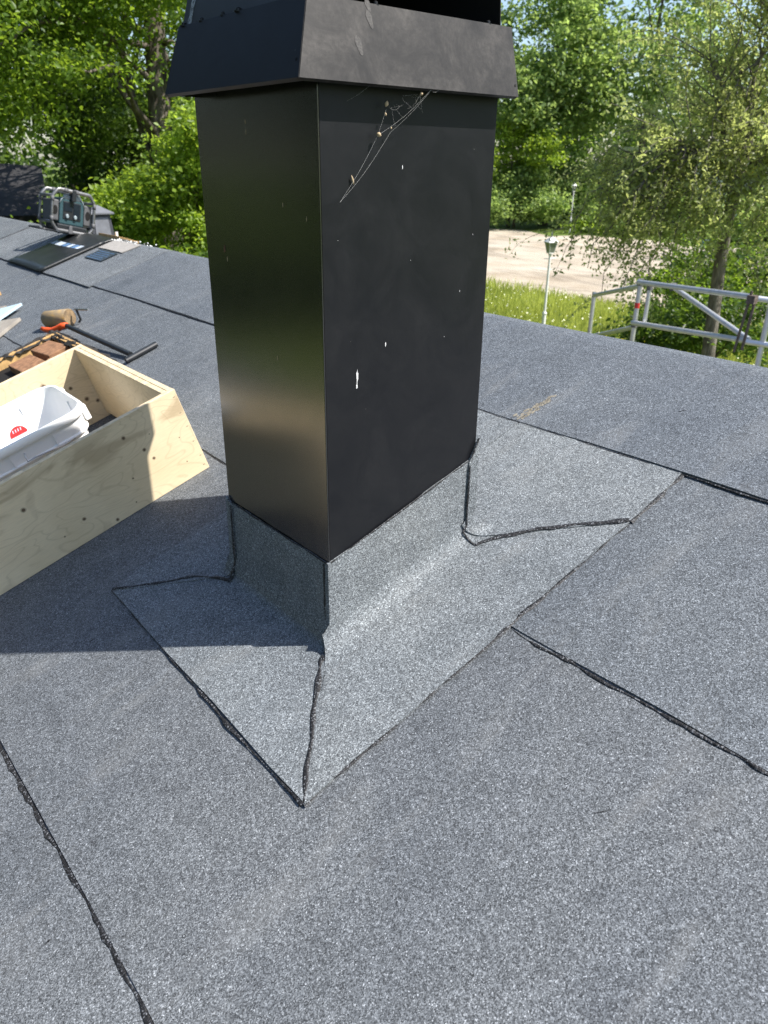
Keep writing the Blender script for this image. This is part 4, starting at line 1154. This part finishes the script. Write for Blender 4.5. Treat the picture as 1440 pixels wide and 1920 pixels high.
# ---- left: maples beyond the ridge
GL = 'broadleaf trees beyond the left end of the roof'
q = polar(-15.4, 15.2); q2 = polar(-14.5, 15.4)
tree('maple_tree', 'big maple with a thick grey trunk left of the chimney', q, (q2.x, q2.y, 13), .27,
     [blob(-19, 14.5, 6.6, 1.7, 1.1, 1.2), blob(-23, 14, 5.6, 1.8, 1.3, 1.4), blob(-27, 14, 7.2, 2, 1.5, 1), blob(-12, 14.8, 7.5, 2.0, 1.2, 1), blob(-16, 16.5, 9.5, 3.2, 2, 2), blob(-10, 15.5, 5.2, 1.2, 1.1, .6)], 330, 190, .27, .085, 'leaf_maple', 101, nlimb=18, limb_r=.28, start=.28)
q = polar(-13.6, 12.4)
tree('maple_tree', 'young bright green maple close behind the left edge of the chimney', q, (q.x + .1, q.y, 4.4), .07,
     [blob(-13.4, 12.3, 3.55, 1.0, .85, 1.4), blob(-16.2, 12.6, 3.3, .75, .6, .8), blob(-12.2, 12, 4.2, .7, .5, .8), blob(-11.0, 12.2, 3.4, .9, .9, .8)], 120, 165, .18, .080, 'leaf_bright', 102, nlimb=12, limb_r=.5, start=.3)
q = polar(-14.8, 11.2)
tree('leafy_bush', 'low leafy bush below the young maple behind the roof ridge', q, (q.x, q.y, 2.2), .05,
     [blob(-14.2, 11.2, 2.45, 1.0, .45, 1), blob(-17.0, 11.6, 2.5, .8, .42, .8), blob(-12, 11, 2.5, .8, .4, .6)], 75, 150, .16, .078, 'leaf_maple', 103, cat='bush', nlimb=8, limb_r=.6)
q = polar(-19.5, 13.2)
tree('leafy_bush', 'rounded green bush between the old black roof and the young maple', q, (q.x, q.y, 3.0), .06,
     [blob(-18.9, 13.2, 3.1, .75, .5, 1), blob(-20.4, 13.6, 3.1, .42, .35, .5), blob(-17.0, 13.4, 3.35, .6, .5, .6)], 75, 150, .17, .078, 'leaf_maple', 104, cat='bush', nlimb=8, limb_r=.6)
q = polar(-20.9, 24.5)
tree('maple_tree', 'darker maple standing behind the old black roof', q, (q.x, q.y, 9), .2,
     [blob(-23, 18.5, 6.2, 2.0, 1.4, 1.5), blob(-19.6, 19, 5.2, 1.5, 1.3, 1.2), blob(-25.5, 18, 6.2, 1.6, 1.5, 1.2), blob(-22, 19.5, 8, 3, 1.8, 1.6)], 230, 150, .30, .11, 'leaf_dark', 105, nlimb=14)
q = polar(-17.0, 21)
tree('maple_tree', 'shaded maple half hidden behind the thick grey trunk', q, (q.x, q.y, 9), .18,
     [blob(-17, 20.6, 4.3, 1.7, 1.5, 1.4), blob(-13, 20.6, 4.4, 1.8, 1.6, 1.4), blob(-16, 21, 8.0, 3.2, 1.8, 1.8)], 200, 150, .30, .12, 'leaf_dark', 106, nlimb=12)

# ---- right: sparse small-leaved tree by the scaffold
rngb = np.random.default_rng(77)
base = polar(23.45, 11.0); fork = polar(23.1, 11.0, EYE - .03)
T, = (empty('willow_tree', base, 'sparse small-leaved tree with leaning grey trunk beside the scaffold', 'tree'),)
tp = [Vector((base.x, base.y, 0)), polar(23.35, 11, 1.7), polar(23.05, 11, 2.7), polar(22.95, 11, 3.3), fork]
b = MB(); b.tube(tp, [.105, .090, .080, .076, .080], 12); b.build('trunk', M['bark_light'], T, smooth=True)
ends = []
def grow(p, d, L, r, depth, drop):
    """one wandering branch; returns its points"""
    pts = [Vector(p)]; d = Vector(d).normalized(); k = 7
    for i in range(k):
        d = (d + Vector((rngb.normal(0, .13), rngb.normal(0, .13), rngb.normal(0, .10) - drop * (i / k)))).normalized()
        pts.append(pts[-1] + d * L / k)
    return pts
main = []
for az, tan_, dd, r_ in ((22.2, .17, 11.2, .055), (23.6, .19, 10.8, .050), (25.5, .15, 11.3, .055), (20.6, .11, 10.6, .045), (28, .10, 10.9, .05), (18.6, .035, 10.4, .042), (26.5, .02, 10.2, .04), (31, .04, 11, .05), (17.0, -.005, 10.9, .036), (21.5, .06, 11.9, .04)):
    e_ = polar(az, dd, EYE + tan_ * dd); s_ = tp[-1].lerp(tp[-2], rngb.uniform(0, .5))
    pts = limb_pts(s_, e_, rngb, 8, .05); main.append((pts, r_))
tw = []
for pts, r_ in main:
    b = MB(); b.tube(pts, [r_ * .62 * (1 - .75 * j / (len(pts) - 1)) for j in range(len(pts))], 7, cap=False); b.build('limb', M['bark_light'], T, smooth=True)
    for k in range(23):
        s = rngb.uniform(.25, 1); a = min(int(s * 7.99), 7); p = pts[a].lerp(pts[a + 1], rngb.random())
        d = (p - fork); d.z *= .5; d = d.normalized() + Vector((rngb.normal(0, .6), rngb.normal(0, .6), rngb.normal(.25, .35)))
        tw.append((grow(p, d, rngb.uniform(.6, 1.3), 0, 0, .18), .011))
# long drooping branches toward the lamp post
for az, t_, d_ in ((12.4, -.070, 10.4), (13.2, -.085, 10.6), (14.4, -.115, 10.2), (15.6, -.150, 10.1), (15.0, -.06, 10.8), (16.8, -.140, 10.0), (17.6, -.11, 10.5), (18.6, -.135, 10.2), (14.0, -.03, 10.6), (16.2, -.04, 10.2), (19.6, -.105, 10.3), (13.6, .0, 10.9)):
    s_ = main[5][0][rngb.integers(3, 8)] if rngb.random() < .6 else main[8][0][rngb.integers(3, 8)]
    e_ = polar(az, d_, EYE + t_ * d_)
    pts = limb_pts(s_, e_, rngb, 8, .16); tw.append((pts, .016))
    for k in range(10):
        a = rngb.integers(2, 8); p = pts[a].lerp(pts[a + 1], rngb.random())
        tw.append((grow(p, Vector((rngb.normal(0, .5), rngb.normal(0, .5), -.35)), rngb.uniform(.35, .8), 0, 0, .35), .006))
for az, t_, d_ in ((20.5, -.10, 10.3), (21.5, -.085, 10.2), (22.3, -.12, 10.1), (23.0, -.06, 10.2), (24.2, -.09, 10.2), (25.6, -.11, 10.3), (19.0, -.06, 10.4), (20.0, -.03, 10.2), (18.0, -.08, 10.3), (22.0, -.03, 10.1), (23.8, -.02, 10.2), (26.4, -.06, 10.3), (21.0, -.055, 10.0), (24.8, -.045, 10.0)):
    src = main[rngb.integers(0, len(main))][0]; s_ = src[rngb.integers(2, 6)]
    pts = limb_pts(s_, polar(az, d_, EYE + t_ * d_), rngb, 8, .20); tw.append((pts, .011))
    for k in range(9):
        a = rngb.integers(2, 8); p = pts[a].lerp(pts[a + 1], rngb.random())
        tw.append((grow(p, Vector((rngb.normal(0, .5), rngb.normal(0, .5), -.3)), rngb.uniform(.35, .8), 0, 0, .3), .006))
b = MB()
for pts, r_ in tw: b.tube(pts, [r_ * (1 - .8 * j / (len(pts) - 1)) for j in range(len(pts))], 4, cap=False)
o = b.build('twigs', M['bark_light'], T, smooth=True); o['kind'] = 'stuff'
cen = []; tone = []
for pts, r_ in tw:
    t0 = rngb.normal(.5, .2); m_ = 95 if r_ > .007 else 40
    s = rngb.uniform(.15, 1, m_) * (len(pts) - 1); a = np.minimum(s.astype(int), len(pts) - 2)
    P = np.array([tuple(q) for q in pts]); c_ = P[a] + (P[a + 1] - P[a]) * (s - a)[:, None] + rngb.normal(0, .055, (m_, 3))
    cen.append(c_); tone.append(t0 + rngb.normal(0, .18, m_))
link('crown', leaf_mesh('crown', np.concatenate(cen), .058, rngb, np.concatenate(tone), .3, .5), M['leaf_birch'], T)
q = polar(22.6, 12.2)
tree('leafy_bush', 'dark leafy bush around the leaning trunk behind the scaffold rails', q, (q.x, q.y, 1.8), .05,
     [blob(21.2, 11.6, 2.0, .75, .5, 1.2), blob(23.3, 11.8, 2.1, .8, .55, 1.2), blob(19.9, 11.6, 1.75, .5, .45, .7), blob(25.5, 12, 2.0, .8, .6, 1), blob(22.3, 11.8, 1.4, 1.4, .5, .8), blob(21.8, 12.6, 2.8, .5, .35, .4)], 110, 60, .16, .085, 'leaf_dark', 112, cat='bush', nlimb=10, limb_r=.5)

for k, (az, d_, zc, lab) in enumerate(((21.5, 19.5, 1.55, 'dark round bush left of the leaning trunk at the gravel edge'), (25.2, 20.5, 1.7, 'dark round bush right of the leaning trunk at the gravel edge'), (29.5, 20, 1.7, 'dark round bush farthest right at the gravel edge'))):
    q = polar(az, d_)
    tree('leafy_bush', lab, q, (q.x, q.y, 2.4), .06, [blob(az, d_, zc, 1.0, 1.0, 1), blob(az + 1.8, d_ + .4, zc - .2, .8, .8, .7), blob(az - 1.6, d_ - .3, zc - .4, .7, .7, .6)], 90, 70, .2, .10, 'leaf_dark' if k % 2 else 'leaf_maple', 120 + k, cat='bush', nlimb=8, limb_r=.6)
# ---- right: across the gravel yard
def far_tree(label, az, d, z0, z1, rx, seed, leaf='leaf_far', n_cl=150, per=75, size=.34, spread=.62, lean=0, r0=.3, name='broadleaf_tree', cat='tree', extra=(), low=.0):
    q = polar(az, d); zm = (z0 + z1) / 2; h = (z1 - z0) / 2
    bl = [blob(az, d, zm, rx, h, 2), blob(az - 2, d - 2, z0 + h * .6, rx * .75, h * .5, 1), blob(az + 2, d - 1.5, z0 + h * .8, rx * .7, h * .5, 1), blob(az + .6, d, z1 - h * .4, rx * .6, h * .4, .8)] + list(extra)
    return tree(name, label, q, (q.x, q.y, z1 - h * .4), r0, bl, n_cl, per, spread, size, leaf, seed, nlimb=8, cat=cat)
far_tree('tall dense green tree directly right of the chimney top', 11.0, 60, 4.2, 17, 4.6, 201, n_cl=330, per=62, size=.33, spread=.62)
far_tree('tall broad tree behind the sparse small-leaved tree', 17.0, 62, 4.6, 18, 5.2, 202, n_cl=165, per=62, size=.34, spread=.66)
far_tree('tall tree at the right edge beyond the white house', 24.5, 66, 4.6, 19, 5.5, 203, n_cl=95, per=62, size=.36, spread=.7)
far_tree('tall tree hidden mostly by the black chimney', 4.0, 64, 3.5, 16, 5.0, 204, leaf='leaf_dark', n_cl=160, per=62, size=.36, spread=.7)
far_tree('full green tree standing directly behind the black chimney', -1.0, 61, 2.5, 15, 5.0, 211, n_cl=170, per=62, size=.36, spread=.7)
far_tree('broad green tree behind the chimney toward its left edge', -7.5, 36, 1.2, 10.5, 3.4, 212, n_cl=170, per=70, size=.24, spread=.5)
far_tree('pale yellow-green young tree right beside the chimney at eye level', 8.6, 57, 2.6, 7.8, 1.7, 205, leaf='leaf_bright', n_cl=95, per=62, size=.26, spread=.36, r0=.12)
far_tree('wide dark green bush along the far edge of the gravel', 9.0, 56.5, .3, 4.0, 2.4, 206, leaf='leaf_far', n_cl=150, per=62, size=.24, spread=.36, r0=.1, name='leafy_bush', cat='bush')
far_tree('green bush behind the far white lantern post', 12.4, 58.5, .4, 4.2, 2.3, 207, leaf='leaf_far', n_cl=150, per=62, size=.24, spread=.36, r0=.1, name='leafy_bush', cat='bush')
far_tree('low bright bush at the foot of the far lantern post', 16.0, 56, -.2, 1.9, 2.2, 208, leaf='leaf_bright', n_cl=90, per=60, size=.22, spread=.3, r0=.08, name='leafy_bush', cat='bush')
far_tree('green bush under the white house seen past the drooping branches', 18.5, 56, .2, 3.2, 3.0, 209, leaf='leaf_far', n_cl=130, per=60, size=.25, spread=.36, r0=.1, name='leafy_bush', cat='bush')
far_tree('bush beyond the gravel right of the leaning trunk', 25.5, 52, .2, 3.0, 3.0, 210, leaf='leaf_far', n_cl=110, per=60, size=.25, spread=.36, r0=.1, name='leafy_bush', cat='bush')

# ---- wood all around, beyond the things one can tell apart
def wood(seed, azs, d0, d1, h0, h1, n_cl, per, size, spread):
    rng = np.random.default_rng(seed)
    az = rng.uniform(*azs, n_cl); d = rng.uniform(d0, d1, n_cl) ; z = h0 + (h1 - h0) * rng.random(n_cl) ** .8
    a = np.radians(az)
    F2, R2 = np.array([fw.x, fw.y]), np.array([rt.x, rt.y])
    P = np.cos(a)[:, None] * F2 * d[:, None] + np.sin(a)[:, None] * R2 * d[:, None]
    return leaves_around(np.column_stack([P, z]), per, spread, rng)
parts = [wood(301, (-42, 2), 26, 34, .5, 6.2, 330, 60, .26, .7), wood(302, (4, 36), 72, 82, .5, 9, 360, 50, .55, 1.2), wood(303, (36, 130), 40, 52, .5, 14, 420, 38, .8, 1.5), wood(305, (130, 230), 34, 46, .3, 12, 300, 34, .8, 1.5)]  # the parts out of view are added to fill the chimney reflections
sz = np.concatenate([np.full(len(pq[0]), s_) for pq, s_ in zip(parts, (.26, .55, .8, .8))])
rng = np.random.default_rng(306)
me = leaf_mesh('surrounding_wood', np.concatenate([q[0] for q in parts]), sz, rng, np.concatenate([q[1] for q in parts]), .4)
tag(link('surrounding_wood', me, M['leaf_dark']), 'mass of dense green wood filling the background all around', 'wood', kind='stuff')
pq = wood(304, (-135, -42), 16, 25, .3, 11.5, 800, 48, .40, .9)  # added out of view, so casing and skirt reflect something dark
tag(link('unseen_dark_wood', leaf_mesh('unseen_dark_wood', pq[0], .40, rng, pq[1], .4), M['leaf_shade']), 'unseen dark wood added at the left to darken the chimney reflections', 'wood', kind='stuff')
# ================================================================== long grass with daisies
rng = np.random.default_rng(401)
n = 70000
a = np.radians(rng.uniform(-9, 30, n)); d = 13 + 18.5 * rng.random(n) ** .8
lim = np.interp(np.degrees(a), [p_[0] for p_ in gr_near], [p_[1] for p_ in gr_near]) - .1 + rng.normal(0, .25, n)
ok = d < lim; a, d = a[ok], d[ok]; n = len(d)
F2, R2 = np.array([fw.x, fw.y]), np.array([rt.x, rt.y])
P = np.cos(a)[:, None] * F2 * d[:, None] + np.sin(a)[:, None] * R2 * d[:, None]
patch = np.sin(P[:, 0] * 1.1) * np.cos(P[:, 1] * .8 + 1) 
h = rng.uniform(.16, .44, n) * (1 + .25 * patch)
dr = rng.normal(0, 1, (n, 2)); dr /= np.linalg.norm(dr, axis=1)[:, None]
bw = rng.uniform(.006, .012, n)[:, None]; ln = rng.uniform(.05, .35, n)[:, None] * h[:, None]
b0 = np.column_stack([P - dr[:, ::-1] * [1, -1] * bw, np.zeros(n)]); b1 = np.column_stack([P + dr[:, ::-1] * [1, -1] * bw, np.zeros(n)])
m0 = np.column_stack([P + dr * ln * .35 + dr[:, ::-1] * [1, -1] * bw * .8, h * .6]); tp_ = np.column_stack([P + dr * ln, h])
v = np.stack([b0, b1, m0, tp_], 1).reshape(-1, 3)
me = bpy.data.meshes.new('meadow_grass'); me.vertices.add(4 * n); me.vertices.foreach_set('co', v.astype(np.float32).ravel())
idx = np.arange(n)[:, None] * 4 + np.array([[0, 1, 2, 0, 2, 3]])
me.loops.add(6 * n); me.loops.foreach_set('vertex_index', idx.astype(np.int32).ravel()); me.polygons.add(2 * n)
me.polygons.foreach_set('loop_start', (np.arange(2 * n) * 3).astype(np.int32)); me.polygons.foreach_set('loop_total', np.full(2 * n, 3, np.int32)); me.update(calc_edges=True)
at = me.attributes.new('tone', 'FLOAT', 'POINT'); at.data.foreach_set('value', np.repeat(np.clip(.5 + .25 * patch + rng.normal(0, .2, n), 0, 1), 4).astype(np.float32))
tag(link('meadow_grass', me, M['blade']), 'long green meadow grass between the roof and the gravel', 'grass', kind='stuff')
k = rng.choice(n, 2600, replace=False)
c = np.column_stack([P[k], h[k] + .03])
keep = rng.random(len(k)) < np.where(d[k] > 24, .95, .7)
me = leaf_mesh('daisies', c[keep], .05, rng, np.ones(keep.sum()), 1.5, 1.0)
tag(link('daisies', me, M['flower_white']), 'white daisy heads over the long grass', 'flowers', kind='stuff')
rng = np.random.default_rng(402)
cc = [];
for az, d_, nn in ((17.5, 13.4, 160), (17.4, 15.0, 60)):
    q = polar(az, d_); cc.append(np.column_stack([rng.normal(q.x, .28, nn), rng.normal(q.y, .28, nn), rng.uniform(.35, 1.25, nn)]))
me = leaf_mesh('yellow_flowers', np.concatenate(cc), .075, rng, np.ones(sum(len(q) for q in cc)), .8, .9)
tag(link('yellow_flowers', me, M['flower_yellow']), 'patch of bright yellow flowers beside the scaffold post', 'flowers', kind='stuff')

# ================================================================== neighbouring buildings
def frame_at(az, d, z=0, turn=0.0):
    q = polar(az, d, z); f = Vector((q.x, q.y, 0)).normalized(); a = math.atan2(f.y, f.x) - PI / 2 + math.radians(turn)
    return q, Matrix.Rotation(a, 3, 'Z')          # local x runs to the right in the picture, y away from the camera
q, rr = frame_at(-22.9, 22.0)
nb = empty('neighbour_house', q, 'low house with old black felt roof and yellow wall at the left edge', 'house', rot=rr)
b = MB(); b.box((-7, .35, 0), (-.25, 5.5, 2.62)); child(b, 'wall', M['yellow_wall'], nb)
b = MB(); b.hexa([Vector(t_) for t_ in ((-7.4, 0, 2.56), (.05, 0, 2.56), (.05, 3.1, 3.75), (-7.4, 3.1, 4.25), (-7.4, 0, 2.72), (.05, 0, 2.72), (.05, 3.1, 3.85), (-7.4, 3.1, 4.35))]); child(b, 'roof', M['old_felt'], nb)
b = MB(); b.hexa([Vector(t_) for t_ in ((-7.4, 3.1, 4.25), (.05, 3.1, 3.75), (.05, 6.2, 2.56), (-7.4, 6.2, 2.56), (-7.4, 3.1, 4.349), (.05, 3.1, 3.849), (.05, 6.2, 2.72), (-7.4, 6.2, 2.72))]); child(b, 'roof', M['old_felt'], nb)
b = MB(); b.box((-7.4, -.03, 2.50), (.05, -.003, 2.75)); child(b, 'fascia', M['charred'], nb)
b = MB(); b.box((-1.05, .31, 1.0), (-.85, .349, 2.5)); child(b, 'wall_post', M['grey_wood'], nb)
q, rr = frame_at(-16.3, 19.0, 0, 8)
sh = empty('garden_shed', q, 'dark brown shed half hidden behind the young maple', 'shed', rot=rr)
b = MB(); b.box((-1.6, 0, 0), (1.8, 2.4, 2.75)); child(b, 'wall', M['brown_wall'], sh)
b = MB(); b.hexa([Vector(t_) for t_ in ((-1.9, -.3, 2.76), (2.1, -.3, 2.76), (2.1, 2.7, 3.0), (-1.9, 2.7, 3.0), (-1.9, -.3, 2.86), (2.1, -.3, 2.86), (2.1, 2.7, 3.1), (-1.9, 2.7, 3.1))]); child(b, 'roof', M['old_felt'], sh)
b = MB(); b.box((-.75, -.03, 1.9), (-.05, -.002, 2.6)); wf = child(b, 'window', M['grey_wood'], sh)
b = MB(); b.box((-.69, -.036, 1.96), (-.11, -.031, 2.54)); child(b, 'pane', M['glass_dark'], wf)
b = MB(); b.box((.3, -.03, .2), (.36, -.002, 2.7)); b.box((1.2, -.03, .2), (1.26, -.002, 2.7)); child(b, 'batten', M['charred'], sh)
q, rr = frame_at(17.0, 68.0, 0, -6)
wh = empty('white_house', q, 'white house with pale roof edge and terrace railing beyond the gravel', 'house', rot=rr)
b = MB(); b.box((2.2, .5, 0), (16, 7, 5.1)); child(b, 'wall', M['white_paint'], wh)
b = MB(); b.box((-2.1, 0, 0), (2.19, 6, 2.6)); child(b, 'wall', M['brown_wall'], wh)
b = MB(); b.box((-1.7, -.6, 5.12), (16.4, 7.4, 5.34)); child(b, 'roof', M['vent_grey'], wh)
b = MB(); b.box((-1.7, -.64, 5.08), (1.4, -.602, 5.36)); child(b, 'fascia', M['white_paint'], wh)
b = MB(); b.box((7.3, .44, 3.2), (8.6, .498, 4.1)); child(b, 'awning', M['flower_yellow'], wh)
for x in (3.2, 5.2, 10.0, 12.5):
    b = MB(); b.box((x, .45, 3.3), (x + 1.1, .498, 4.6)); f_ = child(b, 'window', M['white_paint'], wh)
    b = MB(); b.box((x + .08, .44, 3.38), (x + 1.02, .449, 4.52)); child(b, 'pane', M['glass_dark'], f_)
q, rr = frame_at(14.82, 64.0, 0)
rl = empty('terrace_railing', q, 'white baluster railing showing between the leaves across the yard', 'railing', rot=rr)
b = MB(); b.box((-1.15, 0, 3.98), (1.15, .08, 4.06)); b.box((-1.15, 0, 3.12), (1.15, .08, 3.2)); child(b, 'rail', M['white_paint'], rl)
for k in range(13):
    x = -1.08 + k * .18
    b = MB(); b.box((x - .035, .015, 3.2), (x + .035, .065, 3.98)); child(b, 'baluster', M['white_paint'], rl)
b = MB(); b.box((-1.6, .1, 0), (2.2, 3, 3.11)); child(b, 'terrace_wall', M['brown_wall'], rl)
q, rr = frame_at(21.7, 24.0, 0)
sg = empty('road_sign', q, 'small round blue and white road sign beside the leaning trunk', 'sign', rot=rr)
b = MB(); b.tube([(0, .03, 0), (0, .03, 2.15)], .03, 8); child(b, 'post', M['vent_grey'], sg)
b = MB(); b.lathe([(.17, 0), (.17, .012)], Matrix.Translation((0, 0, 2.06)) @ Matrix.Rotation(PI / 2, 4, 'X'), 24); child(b, 'plate', M['white_paint'], sg)
b = MB(); b.lathe([(.11, .0125), (.11, .015)], Matrix.Translation((0, 0, 2.06)) @ Matrix.Rotation(PI / 2, 4, 'X'), 24); child(b, 'blue_disc', M['print_blue'], sg)
